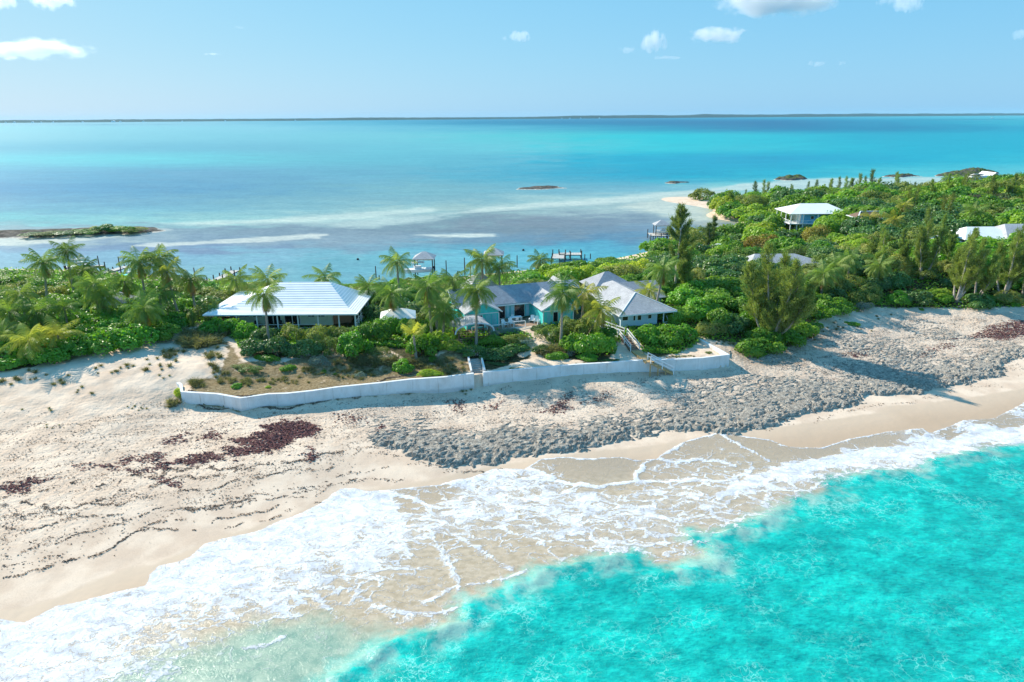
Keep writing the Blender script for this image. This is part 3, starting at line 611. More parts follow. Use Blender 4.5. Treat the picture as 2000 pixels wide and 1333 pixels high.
# ------------------------------------------------------------ the sea wall, in three lengths
def seawall(name, pts, label, closed_end=None):
    mb = MB(); P = [np.array(p, float) for p in pts]; n = len(P)
    nr = []
    for i in range(n):
        a = P[max(0, i - 1)]; b = P[min(n - 1, i + 1)]; d = (b - a) / np.linalg.norm(b - a); nr.append(np.array([d[1], -d[0]]))
    th = .15
    for i in range(n - 1):
        a, b = P[i], P[i + 1]; m = max(1, int(np.linalg.norm(b - a) / 1.2))
        for k in range(m):
            t0, t1 = k / m, (k + 1) / m
            q = []
            for tt in (t0, t1):
                p = a + (b - a) * tt; nn = nr[i] * (1 - tt) + nr[i + 1] * tt; q.append((p + nn * th * 1.6, p - nn * th, tt))
            (o0, i0, _), (o1, i1, _) = q
            zt0 = TOPZ(o0); zt1 = TOPZ(o1); lo0 = gz(*(o0 + nr[i] * .5)) - .35; lo1 = gz(*(o1 + nr[i] * .5)) - .35
            mb.quad([(*o0, lo0), (*o1, lo1), (*o1, zt1), (*o0, zt0)]); mb.quad([(*i1, lo1), (*i0, lo0), (*i0, zt0), (*i1, zt1)])
            mb.quad([(*o0, zt0), (*o1, zt1), (*i1, zt1), (*i0, zt0)], 1)
            if i == 0 and k == 0: mb.quad([(*i0, lo0), (*o0, lo0), (*o0, zt0), (*i0, zt0)])
            if i == n - 2 and k == m - 1: mb.quad([(*o1, lo1), (*i1, lo1), (*i1, zt1), (*o1, zt1)])
    o = mb.build(name, [MT['seawall'], MT['seawall_cap']])
    tag(o, label, 'sea wall', 'white sea walls along the beach'); return o
_wx = [p[0] for p in WL_A + WL_B + WL_C[1:4]]; _wz = [3.9,3.78,3.68,3.68,3.72,3.72,3.74,3.76,3.8,3.86,3.9,3.95,3.95,3.95,3.95,3.95,4.0,4.0,4.0,4.0,4.0]
def TOPZ(p): return float(np.interp(p[0], _wx, _wz)) + .05
WL_A2 = [tuple(at(347, 742, 4.3))] + WL_A
seawall('sea_wall', WL_A2, 'long curving white concrete sea wall holding the brown-grass terrace, left of the stone steps')
seawall('sea_wall', WL_B, 'straight white sea wall between the stone steps and the timber stair')
seawall('sea_wall', WL_C, 'short white sea wall with a corner around the raked sand, right of the timber stair')

# ------------------------------------------------------------ roofs and walls
def hip_roof(mb, x0, x1, y0, y1, ze, zr_, r0, r1, th=.16, mi=0):   # ridge along x from r0 to r1, real slabs
    yc = (y0 + y1) / 2
    A, B, C, D = (x0, y0, ze), (x1, y0, ze), (x1, y1, ze), (x0, y1, ze); E_, F_ = (r0, yc, zr_), (r1, yc, zr_)
    mb.slab([A, B, F_, E_], th, mi); mb.slab([C, D, E_, F_], th, mi); mb.slab([D, A, E_], th, mi); mb.slab([B, C, F_], th, mi)
def stepped_roof(mb, rects, step=.05):   # rects: list of (x0,x1,y0,y1,z) rings from eave to ridge
    for a, b in zip(rects[:-1], rects[1:]):
        x0, x1, y0, y1, z = a; X0, X1, Y0, Y1, Z = b
        A = [(x0, y0), (x1, y0), (x1, y1), (x0, y1)]; B = [(X0, Y0), (X1, Y0), (X1, Y1), (X0, Y1)]
        for i in range(4):
            j = (i + 1) % 4
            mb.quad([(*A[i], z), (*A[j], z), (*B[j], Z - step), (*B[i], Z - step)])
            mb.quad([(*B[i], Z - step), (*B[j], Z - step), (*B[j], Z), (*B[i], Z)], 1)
def window(parent, x0, x1, z0, z1, y, mat_frame, face=-1, pane='glass', bars=True):
    f = MB(); t = .07; yo = y + face * .05
    f.box(x0 - t, x1 + t, min(y, yo), max(y, yo), z1, z1 + t); f.box(x0 - t, x1 + t, min(y, yo), max(y, yo), z0 - t, z0)
    f.box(x0 - t, x0, min(y, yo), max(y, yo), z0, z1); f.box(x1, x1 + t, min(y, yo), max(y, yo), z0, z1)
    if bars and x1 - x0 > .9: f.box((x0 + x1) / 2 - .03, (x0 + x1) / 2 + .03, min(y, yo), max(y, yo), z0, z1)
    fo_ = f.build('window', mat_frame, parent)
    g = MB(); yg = y + face * .02; g.quad([(x0, yg, z0), (x1, yg, z0), (x1, yg, z1), (x0, yg, z1)]) ; g.build('pane', MT[pane], fo_)
    return fo_

# --- the wide white-roofed house
hx0, hx1, hy0, hy1 = -47.2, -23.6, 100.2, 115.2
zg = 4.7
h1 = empty('beach_house', ((hx0 + hx1) / 2, (hy0 + hy1) / 2, zg), 0, 'wide low house with a stepped white hip roof and white-posted porch', 'house')
ox, oy = -(hx0 + hx1) / 2, -(hy0 + hy1) / 2
ze = 7.55 - zg; rings = []
X0, X1, Y0, Y1 = hx0 + ox, hx1 + ox, hy0 + oy, hy1 + oy
prof = [(0, 0), (2.4, .42), (7.35, 3.25)]
for i in range(17):
    d = 7.4 * i / 16; z = ze + np.interp(d, [p[0] for p in prof], [p[1] for p in prof])
    rings.append((X0 + d * 1.28, X1 - d * .78, Y0 + d, Y1 - d, z))
rb = MB(); stepped_roof(rb, rings, .045)
a = rings[-1]; rb.quad([(a[0], a[2], a[4]), (a[1], a[2], a[4]), (a[1], a[3], a[4]), (a[0], a[3], a[4])])
rb.box(X0, X1, Y0, Y0 + .06, ze - .2, ze - .004); rb.box(X0, X1, Y1 - .06, Y1, ze - .2, ze - .004); rb.box(X0, X0 + .06, Y0 + .06, Y1 - .06, ze - .2, ze - .004); rb.box(X1 - .06, X1, Y0 + .06, Y1 - .06, ze - .2, ze - .004)
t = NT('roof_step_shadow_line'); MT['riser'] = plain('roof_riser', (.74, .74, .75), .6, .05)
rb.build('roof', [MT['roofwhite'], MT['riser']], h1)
cb = MB(); cb.box(X0 + .08, X1 - .08, Y0 + .08, Y1 - .08, ze - .12, ze - .06); cb.build('soffit', MT['white'], h1)
wb_ = MB(); wb_.box(X0 + 4.2, X1 - 4.6, Y0 + 2.9, Y1 - 1.2, -1.0, ze - .13); wb_.build('wall', MT['cream'], h1)
wl_ = MB(); wl_.box(X0 + 2.2, X0 + 4.197, Y0 + 4.5, Y1 - 2, -1.0, ze - .13); wl_.build('side_wall', MT['brick'], h1)
st = MB(); st.quad([(X1 - 4.55, Y0 + 3.2, 0), (X1 - 2.2, Y0 + 4.8, 0), (X1 - 2.2, Y0 + 4.8, ze - .14), (X1 - 4.55, Y0 + 3.2, ze - .14)]); st.box(X1 - 4.59, X1 - 2.2, Y0 + 5.0, Y1 - 2.5, -1, ze - .14); st.build('brick_wall', MT['brick'], h1)
pb = MB(); pb.box(X0 + 1.5, X1 - .6, Y0 + .5, Y0 + 2.897, -1.0, .12); pb.build('porch_floor', MT['white'], h1)
yw = Y0 + 2.9
for x in (X0 + 4.9, X0 + 8.0, X0 + 11.15, X0 + 14.3, X0 + 17.4, X0 + 20.6, X1 - .5):
    m = MB(); m.box(x - .09, x + .09, Y0 + .55, Y0 + .73, .12, ze - .2); m.build('porch_post', MT['trim'], h1)
rl = MB()
for z in (1.0, .45): rl.box(X0 + 5, X0 + 17.4, Y0 + .60, Y0 + .66, z, z + .06)
rl.build('porch_rail', MT['trim'], h1)
for x0, x1, z0, z1 in ((X0 + 4.5, X0 + 5.9, 1.7, 2.25), (X0 + 6.6, X0 + 8.0, 1.7, 2.25), (X0 + 15.2, X0 + 16.2, 1.65, 2.2), (X0 + 16.6, X0 + 17.8, 1.65, 2.2)): window(h1, x0, x1, z0, z1, yw, MT['trim'])
for x in (X0 + 8.5, X0 + 11.5):
    d = MB(); w_ = 2.4; d.box(x - .08, x + w_ + .08, yw - .06, yw, .12, 2.3); dd = d.build('sliding_door', MT['trim'], h1)
    for k in (0, 1):
        g = MB(); xx = x + k * 1.22; g.quad([(xx + .06, yw - .065, .2), (xx + 1.12, yw - .065, .2), (xx + 1.12, yw - .065, 2.2), (xx + .06, yw - .065, 2.2)]); g.build('pane', MT['glass'], dd)
# lattice stair-rail at the right end of the porch
st = MB()
for k in range(6):
    y = Y0 + 1.2 + k * 1.9; st.box(X1 - .62, X1 - .50, y, y + .12, -1.0, ze - .2)
for k in range(5):
    y = Y0 + 1.2 + k * 1.9; st.bar((X1 - .56, y, .1), (X1 - .56, y + 1.9, 1.3), .07); st.bar((X1 - .56, y, 1.3), (X1 - .56, y + 1.9, .1), .07); st.bar((X1 - .56, y, 1.35), (X1 - .56, y + 1.9, 1.35), .08)
st.build('side_railing', MT['trim'], h1)
def chair(x, y, z, rz, mat, name, label, cat, group):
    c = empty(name, (x, y, z), rz, label, cat, group)
    s = MB(); s.slab([(-.32, -.35, .40), (.32, -.35, .40), (.32, .25, .30), (-.32, .25, .30)], .05); s.build('seat', mat, c)
    b = MB()
    for k in range(4): 
        xx = -.28 + k * .155; b.slab([(xx, .20, .32), (xx + .13, .20, .32), (xx + .16, .55, 1.02 + .05 * (1.5 - abs(k - 1.5))), (xx - .02, .55, 1.02 + .05 * (1.5 - abs(k - 1.5)))], .04)
    b.build('backrest', mat, c)
    for sx in (-1, 1):
        a_ = MB(); a_.box(sx * .40 - .07, sx * .40 + .07, -.42, .38, .56, .60); a_.build('armrest', mat, c)
        l = MB(); l.box(sx * .38 - .03, sx * .38 + .03, -.38, -.28, 0, .56); l.build('leg', mat, c)
        l = MB(); l.bar((sx * .36, -.28, .40), (sx * .36, .48, .03), .04, .12); l.build('rear_leg', mat, c)
    return c
for x, lb in ((X0 + 7.1, 'dark porch chair left of the glass doors of the white-roofed house'), (X0 + 10.8, 'dark porch chair between the two glass doors of the white-roofed house')):
    chair(x - ox, Y0 + 2.0 - oy, zg + .12, 0, MT['black'], 'porch_chair', lb, 'chair', 'dark chairs on the white-roofed porch')

# --- the white shed
sh = empty('shed', (*at(779, 640, 5.0), 4.75), math.radians(8), 'small shed with a white hip roof behind bare-stemmed bushes, right of the white-roofed house', 'shed')
m = MB(); m.box(-2.1, 2.1, -1.6, 1.6, -.6, 2.25); m.build('wall', MT['cream'], sh)
m = MB(); hip_roof(m, -2.7, 2.7, -2.2, 2.2, 2.25, 3.35, -.9, .9, .1); m.box(-.15, .15, -.15, .15, 3.25, 3.6); m.build('roof', MT['roofwhite'], sh)
m = MB(); m.box(-.45, .45, -1.66, -1.6, 0, 1.95); m.build('door', MT['white'], sh)

# --- the turquoise cottage, local frame turned to the shore
CA = math.radians(18); CO = (0.02, 103.07); zc0 = 5.15
cot = empty('cottage', (CO[0], CO[1], zc0), CA, 'turquoise board cottage with grey shingle gables around a timber deck and palms in front', 'cottage')
def gable(mb, x, w, yf, yb, ze_, zp, th=.16, mi=0):    # gable roof, ridge along y, front at yf
    for s_ in (-1, 1): mb.slab([(x + s_ * w, yf, ze_), (x, yf, zp), (x, yb, zp), (x + s_ * w, yb, ze_)], th, mi)
def wallbox(mb, x0, x1, y0, y1, z0, z1): mb.box(x0, x1, y0, y1, z0, z1)
def gwall(mb, x, w, y, z0, ze_, zp, t=.12): # pentagon front wall with thickness
    P_ = [(x - w, z0), (x + w, z0), (x + w, ze_), (x, zp), (x - w, ze_)]
    b = len(mb.v); mb.v += [(p[0], y, p[1]) for p in P_] + [(p[0], y + t, p[1]) for p in P_]
    mb.f += [(b, b+1, b+2, b+3, b+4), (b+9, b+8, b+7, b+6, b+5)]; mb.mi += [0, 0]
    for i in range(5):
        j = (i + 1) % 5; mb.f.append((b + i, b + 5 + i, b + 5 + j, b + j)); mb.mi.append(0)
m = MB()   # main range: ridge along x
yr, yf, yb = 5.6, 1.9, 9.3
m.slab([(-8.8, yf, 2.6), (13.2, yf, 2.6), (13.2, yr, 4.75), (-8.8, yr, 4.75)], .16); m.slab([(-8.8, yr, 4.75), (13.2, yr, 4.75), (13.2, yb, 2.6), (-8.8, yb, 2.6)], .16)
m.build('main_roof', MT['shingle'], cot)
m = MB(); m.box(-8.2, 12.8, yf + .55, yb - .55, -.9, 2.72); m.build('wall', MT['teal'], cot)
m = MB(); m.quad([(-8.2, yf + .6, 2.72), (-8.2, yb - .6, 2.72), (-8.2, yr, 4.55)][::-1]); m.quad([(-8.08, yf + .6, 2.72), (-8.08, yb - .6, 2.72), (-8.08, yr, 4.55)]); m.build('gable_wall', MT['teal'], cot)
m = MB(); m.bar((-8.85, yf - .05, 2.5), (-8.85, yr, 4.68), .06, .22); m.bar((-8.85, yb + .05, 2.5), (-8.85, yr, 4.68), .06, .22); m.build('fascia', MT['trim'], cot); m = MB(); m.box(-2.6, 4.0, yf - .04, yf + .02, 2.3, 2.5); m.build('eave_board', MT['trim'], cot)
# left wing with its front gable, right wing with its own
for (x, w, y0, name) in ((-5.1, 2.55, -1.3, 'left'), (6.5, 2.5, -3.3, 'right')):
    m = MB(); gable(m, x, w + .45, y0 - .35, yr - .4, 2.55, 4.15); m.build('wing_roof', MT['shinglepale'], cot)
    m = MB(); gwall(m, x, w, y0, -.9, 2.62, 3.95); m.box(x - w, x + w, y0 + .13, 2.4, -.9, 2.50); m.build('wing_wall', MT['teal'], cot)
    m = MB()
    for s_ in (-1, 1): m.bar((x + s_ * (w + .5), y0 - .38, 2.45), (x, y0 - .38, 4.08), .06, .2)
    m.box(x - w, x + w, y0 - .05, y0 - .003, 2.22, 2.36)
    for s_ in (-1, 1): m.box(x + s_ * w - .08, x + s_ * w + .08, y0 - .05, y0 - .003, -.6, 2.22)
    m.build('wing_trim', MT['trim'], cot)
    if name == 'left':
        window(cot, x - 1.3, x - .1, .3, 2.05, y0 - .002, MT['trim'])
        for k in range(2):
            sx = x + .45 + k * .95; s_ = MB(); s_.box(sx, sx + .8, y0 - .07, y0 - .004, .1, 2.1); s_.build('shutter', MT['tealpale'], cot)
    else:
        window(cot, x - .85, x - .1, .5, 2.05, y0 - .002, MT['trim'], bars=False)
        for sx in (x - 1.9, x + .3, x + 1.3): s_ = MB(); s_.box(sx, sx + .75, y0 - .07, y0 - .004, .2, 2.1); s_.build('shutter', MT['tealpale'], cot)
yw = yf + .55
for k, (x, w) in enumerate(((-2.3, 1.9), (1.2, 1.7))):
    d = MB(); d.box(x - .08, x + w + .08, yw - .07, yw - .003, .1, 2.25); dd = d.build('doorway', MT['trim'], cot); g = MB(); g.quad([(x, yw - .075, .15), (x + w, yw - .075, .15), (x + w, yw - .075, 2.18), (x, yw - .075, 2.18)]); g.build('pane', MT['glass'], dd)
for x in (-.25, .5, 3.1):
    s_ = MB(); s_.box(x, x + .62, yw - .14, yw - .08, .15, 2.2); sh_ = s_.build('louvred_door', MT['tealpale'], cot)
    g = MB()
    for k in range(9): g.box(x + .08, x + .54, yw - .155, yw - .142, .3 + k * .2, .42 + k * .2)
    g.build('louvre', MT['bluegrey'], sh_)
m = MB(); m.box(-2.5, 4.0, -2.6, yw - .003, -.12, .04); m.box(-7.5, -2.503, -3.3, -1.303, -.12, .04); m.build('deck', MT['deckwood'], cot)
m = MB(); m.box(-2.5, 1.4, -2.68, -2.6, -1.2, .02); m.box(-7.5, -2.5, -3.38, -3.3, -1.2, .02); m.box(3.2, 8.8, -3.9, -3.304, -1.0, .1); m.build('deck_skirt', MT['trim'], cot)
m = MB()
for k in range(3): m.box(1.4, 3.2, -2.9 - .32 * k, -2.603 - .32 * k, -.9, -.14 - .18 * k)
m.build('deck_steps', MT['deckwood'], cot)
m = MB()
for x in (-7.4, -5, -2.6, -.6, 1.3, 3.3): m.box(x, x + .1, -3.25 if x < -2.55 else -2.6, -3.15 if x < -2.55 else -2.5, .04, .95)
m.box(-2.6, 1.4, -2.6, -2.5, .85, .95); m.box(-7.4, -2.6, -3.25, -3.15, .85, .95); m.build('deck_rail', MT['trim'], cot)
def cw(x, y, z=0): c_, s_ = math.cos(CA), math.sin(CA); return (CO[0] + x * c_ - y * s_, CO[1] + x * s_ + y * c_, zc0 + z)
# back block and the pale pyramid roof behind the ridge
m = MB(); hip_roof(m, -4.8, 1.6, 9.5, 15.2, 2.9, 5.6, -1.9, -1.3); m.build('back_roof', MT['shinglepale'], cot)
m = MB(); m.box(-4.3, 1.1, 9.9, 14.7, -.8, 2.85); m.build('back_wall', MT['teal'], cot)
# the small link with a white-trimmed gable
m = MB(); gable(m, 10.4, 1.9, 4.6, 9.0, 3.2, 4.9); m.build('link_roof', MT['shinglepale'], cot)
m = MB()
for s_ in (-1, 1): m.bar((10.4 + s_ * 1.95, 4.55, 3.1), (10.4, 4.55, 4.85), .06, .16)
m.build('link_trim', MT['trim'], cot)

# --- the big hip-roofed wing (its own house, next to the cottage)
c0 = np.array(at(1210, 617, 7.0)); c1 = np.array(at(1324, 609, 7.0)); ca2 = math.radians(16)
big_h = empty('guest_house', (c0[0], c0[1], 4.6), ca2, 'pale blue house under a large grey hip roof, behind the glossy hedge', 'house')
Lw = 9.8; Ld = 17.0; ze = 2.4; zp = 4.75
m = MB(); mid = Lw / 2
A, B, C, D = (0, 0, ze), (Lw, 0, ze), (Lw, Ld, ze), (0, Ld, ze); E_, F_ = (mid, 4.9, zp - .25), (mid - .3, 13.2, zp - .1)
m.slab([A, B, E_], .15); m.slab([B, C, F_, E_], .15); m.slab([C, D, F_], .15); m.slab([D, A, E_, F_], .15); m.build('roof', MT['shinglepale'], big_h)
m = MB(); m.box(.6, Lw - 3.0, .7, Ld - .7, -2.0, ze - .08); m.build('wall', MT['bluegrey'], big_h)
m = MB()
for a_, b_ in ((A, B), (B, C), (D, A)): m.bar((a_[0], a_[1], ze - .12), (b_[0], b_[1], ze - .12), .08, .2)
for a_ in (A, B): m.bar((a_[0], a_[1], ze + .03), (E_[0], E_[1], zp - .22), .16, .05)
m.build('fascia', MT['trim'], big_h)
for x0, x1, z0, z1 in ((.85, 1.75, 1.35, 1.95), (2.7, 3.0, 1.2, 2.0), (3.4, 4.0, 1.2, 2.0), (5.2, 5.75, 1.3, 1.9)): window(big_h, x0, x1, z0, z1, .7, MT['trim'])
for x in (Lw - 2.2, Lw - .5):
    m = MB(); m.box(x, x + .14, .25, .39, -2, ze - .15); m.build('porch_post', MT['trim'], big_h)
m = MB(); m.box(Lw - 3, Lw - .2, .2, 9, -.3, -.1); m.build('porch_floor', MT['deckwood'], big_h)
m = MB(); m.bar((Lw - 2.1, .3, .6), (Lw - .5, .3, .6), .07); m.bar((Lw - 2.1, .3, .6), (Lw - .5, .3, -.1), .07); m.bar((Lw - 1.6, .32, 1.6), (Lw - .9, .32, -.1), .07); m.build('porch_rail', MT['trim'], big_h)
m = MB(); m.box(-.25, .65, 2.2, 2.35, -1.2, 2.1); m.box(-1.8, .597, 1.5, 6, -.95, -.75); m.build('side_landing', MT['white'], big_h)
# rear hip and the grey slope to the right
m = MB(); hip_roof(m, 1.2, 9.4, 13.0, 20.0, 3.2, 5.5, 4.6, 5.4); m.build('rear_roof', MT['shingle'], big_h)
m = MB(); m.box(2, 8.6, 13.6, 19.4, -1, 3.15); m.build('rear_wall', MT['bluegrey'], big_h)
m = MB(); m.slab([(5.5, 9.0, 2.1), (12.8, 9.0, 2.1), (12.8, 13.2, 4.2), (5.5, 13.2, 4.2)], .15); m.slab([(5.5, 13.2, 4.2), (12.8, 13.2, 4.2), (12.8, 17.4, 2.1), (5.5, 17.4, 2.1)], .15); m.build('side_roof', MT['shingle'], big_h)
m = MB(); m.box(9.4, 12.3, 9.7, 16.6, -1, 2.3); m.build('side_wall', MT['bluegrey'], big_h)

# --- deck furniture of the cottage
def table(loc, rz):
    t_ = empty('deck_table', loc, rz, 'white rectangular table standing on the brick-red deck of the cottage', 'table')
    m = MB(); m.box(-.95, .95, -.45, .45, .70, .76); m.build('tabletop', MT['trim'], t_)
    for sx in (-1, 1):
        for sy in (-1, 1): m = MB(); m.box(sx * .85 - .05, sx * .85 + .05, sy * .37 - .05, sy * .37 + .05, 0, .70); m.build('leg', MT['trim'], t_)
table(cw(.75, .35, .04), CA)
for (x, y, r, lb) in ((-1.75, -1.7, 200, 'white slatted deck chair nearest the left gable of the cottage'), (-.55, -1.35, 190, 'white slatted deck chair between the left gable and the white table'),
                      (3.0, -.9, 150, 'white slatted deck chair right of the white table, facing the steps'), (3.6, -1.6, 160, 'white slatted deck chair against the right gable of the cottage')):
    chair(*cw(x, y, .04), CA + math.radians(r - 180), MT['trim'], 'deck_chair', lb, 'chair', 'white chairs on the cottage deck')
for (x, y, r, lb) in ((.7, -.35, 0, 'white upright chair on the near side of the deck table'), (.5, 1.1, 180, 'white upright chair on the far side of the deck table')):
    c_ = empty('dining_chair', cw(x, y, .04), CA + math.radians(r + 180), lb, 'chair', 'chairs at the deck table')
    m = MB(); m.box(-.22, .22, -.22, .22, .42, .46); m.build('seat', MT['trim'], c_)
    m = MB(); m.box(-.22, .22, .19, .22, .46, .92); m.build('backrest', MT['trim'], c_)
    for sx in (-1, 1):
        for sy in (-1, 1): m = MB(); m.box(sx * .2 - .02, sx * .2 + .02, sy * .18 - .02, sy * .18 + .02, 0, .42); m.build('leg', MT['trim'], c_)

# --- gazebo
gp = at(921, 664, 4.6); gaz = empty('gazebo', (gp[0], gp[1], 4.3), CA, 'brown timber gazebo with a curved grey shingle roof in front of the turquoise cottage', 'gazebo')
m = MB(); nseg = 10; Rw = 2.9; Rh = 1.45
def arcp(k): a_ = math.pi * k / nseg; return (-Rw * math.cos(a_), 2.1 + Rh * math.sin(a_) ** .8 * .95)
for k in range(nseg):
    (xa, za), (xb, zb) = arcp(k), arcp(k + 1); m.slab([(xa, -2.0, za), (xb, -2.0, zb), (xb * .75, 0, zb + .35), (xa * .75, 0, za + .35)], .1); m.slab([(xa * .75, 0, za + .35), (xb * .75, 0, zb + .35), (xb, 2.0, zb), (xa, 2.0, za)], .1)
m.build('roof', MT['shinglepale'], gaz)
m = MB()
for k in range(nseg):
    (xa, za), (xb, zb) = arcp(k), arcp(k + 1); m.bar((xa, -2.05, za - .1), (xb, -2.05, zb - .1), .07, .2)
m.build('fascia', MT['bluegrey'], gaz)
for sx in (-1, 1):
    for sy in (-1, 1): m = MB(); m.box(sx * 2.25 - .09, sx * 2.25 + .09, sy * 1.5 - .09, sy * 1.5 + .09, -.8, 2.35); m.build('post', MT['oldwood'], gaz)
m = MB(); m.box(-2.3, 2.3, -1.6, 1.6, .1, .22); m.build('floor', MT['oldwood'], gaz)
m = MB()
for z in (.5, .8, 1.1): m.box(-2.2, 2.2, -1.62, -1.56, z, z + .13); m.box(-2.2, 2.2, 1.56, 1.62, z, z + .13)
m.build('rail', MT['oldwood'], gaz)
m = MB(); m.box(-1.9, 1.9, .9, 1.35, .22, .68); m.build('bench', MT['oldwood'], gaz)

# --- stone steps with the little gate
s0 = np.array(at(934, 745, 2.2)); s1 = np.array(at(929, 707, 3.9)); dv = (s1 - s0) / np.linalg.norm(s1 - s0)
stp = empty('beach_steps', (s0[0], s0[1], 2.1), math.atan2(-dv[0], dv[1]), 'narrow grey stone steps cut through the white sea wall', 'steps')
m = MB(); L_ = 4.6
for k in range(10): m.box(-.72, .72, k * .42, k * .42 + .4, -.6, .14 + k * .19)
m.build('tread', MT['dock'], stp)
for sx, off in ((-1, .0), (1, .0)):
    m = MB(); xx = sx * .9; m.slab([(xx - .12, -.1, 1.75), (xx + .12, -.1, 1.75), (xx + .12, 4.4, 2.3), (xx - .12, 4.4, 2.3)], 2.2); m.build('side_wall', MT['seawall'], stp)
gt = empty('garden_gate', (s0[0] + dv[0] * 5.0, s0[1] + dv[1] * 5.0, 4.0), math.atan2(-dv[0], dv[1]), 'low white gate with a timber post at the head of the stone steps', 'gate')
m = MB(); m.box(-.95, -.8, 0, .12, 0, 1.25); m.build('gate_post', MT['oldwood'], gt)
m = MB(); m.box(.65, .8, 0, .12, 0, .9); m.build('side_post', MT['trim'], gt)
m = MB()
for k in range(6): m.box(-.6 + k * .2, -.46 + k * .2, .03, .07, .1, .85 + .12 * math.sin(math.pi * k / 5))
m.box(-.65, .6, .075, .11, .2, .28); m.box(-.65, .6, .075, .11, .65, .73); m.build('gate_leaf', MT['trim'], gt)

# --- the timber stairs right of the hedge
def stair(name, p0, p1, width, label, nst, stringer, railmat, treadmat, rails=(True, True), posts_down=0):
    p0 = Vector(p0); p1 = Vector(p1); o = empty(name, p0, 0, label, 'stair'); d = p1 - p0; h = Vector((d.x, d.y, 0)); s_ = Vector((-h.y, h.x, 0)).normalized() * width / 2
    m = MB()
    for k in range(nst):
        c_ = d * ((k + .5) / nst); hh = h.normalized() * (h.length / nst * .55)
        m.slab([c_ - s_ - hh, c_ + s_ - hh, c_ + s_ + hh, c_ - s_ + hh], .05)
    m.build('treads', treadmat, o)
    m = MB()
    for sg in (-1, 1): m.bar(s_ * sg * 1.04 + Vector((0, 0, -.1)), d + s_ * sg * 1.04 + Vector((0, 0, -.1)), .06, .28)
    m.build('stringers', stringer, o)
    for sg, on in zip((-1, 1), rails):
        if not on: continue
        m = MB(); ns = max(2, int(d.length / 1.5))
        for k in range(ns + 1):
            c_ = d * (k / ns) + s_ * sg * 1.12; m.bar(c_ + Vector((0, 0, -.15)), c_ + Vector((0, 0, 1.0)), .11)
        for zz_ in (.95, .5): m.bar(s_ * sg * 1.12 + Vector((0, 0, zz_)), d + s_ * sg * 1.12 + Vector((0, 0, zz_)), .07, .13)
        m.build('handrail', railmat, o)
    if posts_down:
        m = MB()
        for k in range(posts_down):
            for sg in (-1, 1):
                c_ = d * (k / max(1, posts_down)) + s_ * sg; zb = gz(p0.x + c_.x, p0.y + c_.y) - p0.z - .3; m.bar(c_ + Vector((0, 0, -.05)), Vector((c_.x, c_.y, zb)), .16)
        m.build('support_posts', stringer, o)
    return o
a0 = at(1168, 632, 5.4); a1 = at(1205, 660, 4.95); b1 = at(1238, 688, 3.95); c1_ = at(1262, 706, 3.95); e1_ = at(1273, 714, 3.9); e2_ = at(1312, 727, 2.35)
stair('boardwalk', (*a0, 4.9), (*at(1213, 655, 4.85), 4.85), 1.1, 'white-railed boardwalk along the side of the pale blue house', 8, MT['trim'], MT['trim'], MT['deckwood'])
stair('timber_stair', (*at(1216, 655, 4.85), 4.85), (*at(1240, 686, 3.75), 3.80), 1.25, 'steep brown stair with white handrails beside the glossy hedge', 9, MT['oldwood'], MT['trim'], MT['deckwood'])
stair('timber_walkway', (*at(1241, 686, 3.8), 3.86), (*at(1270, 708, 4.05), 4.10), 1.15, 'bare yellow plank walkway across the sand terrace to the sea wall', 14, MT['wood'], MT['wood'], MT['wood'], (False, False))
stair('beach_stair', (*at(1268, 706, 4.05), 4.08), (*at(1312, 727, 2.3), 2.3), 1.2, 'yellow timber stair with white rails going down over the sea wall to the beach', 9, MT['wood'], MT['trim'], MT['wood'], (True, True), 3)
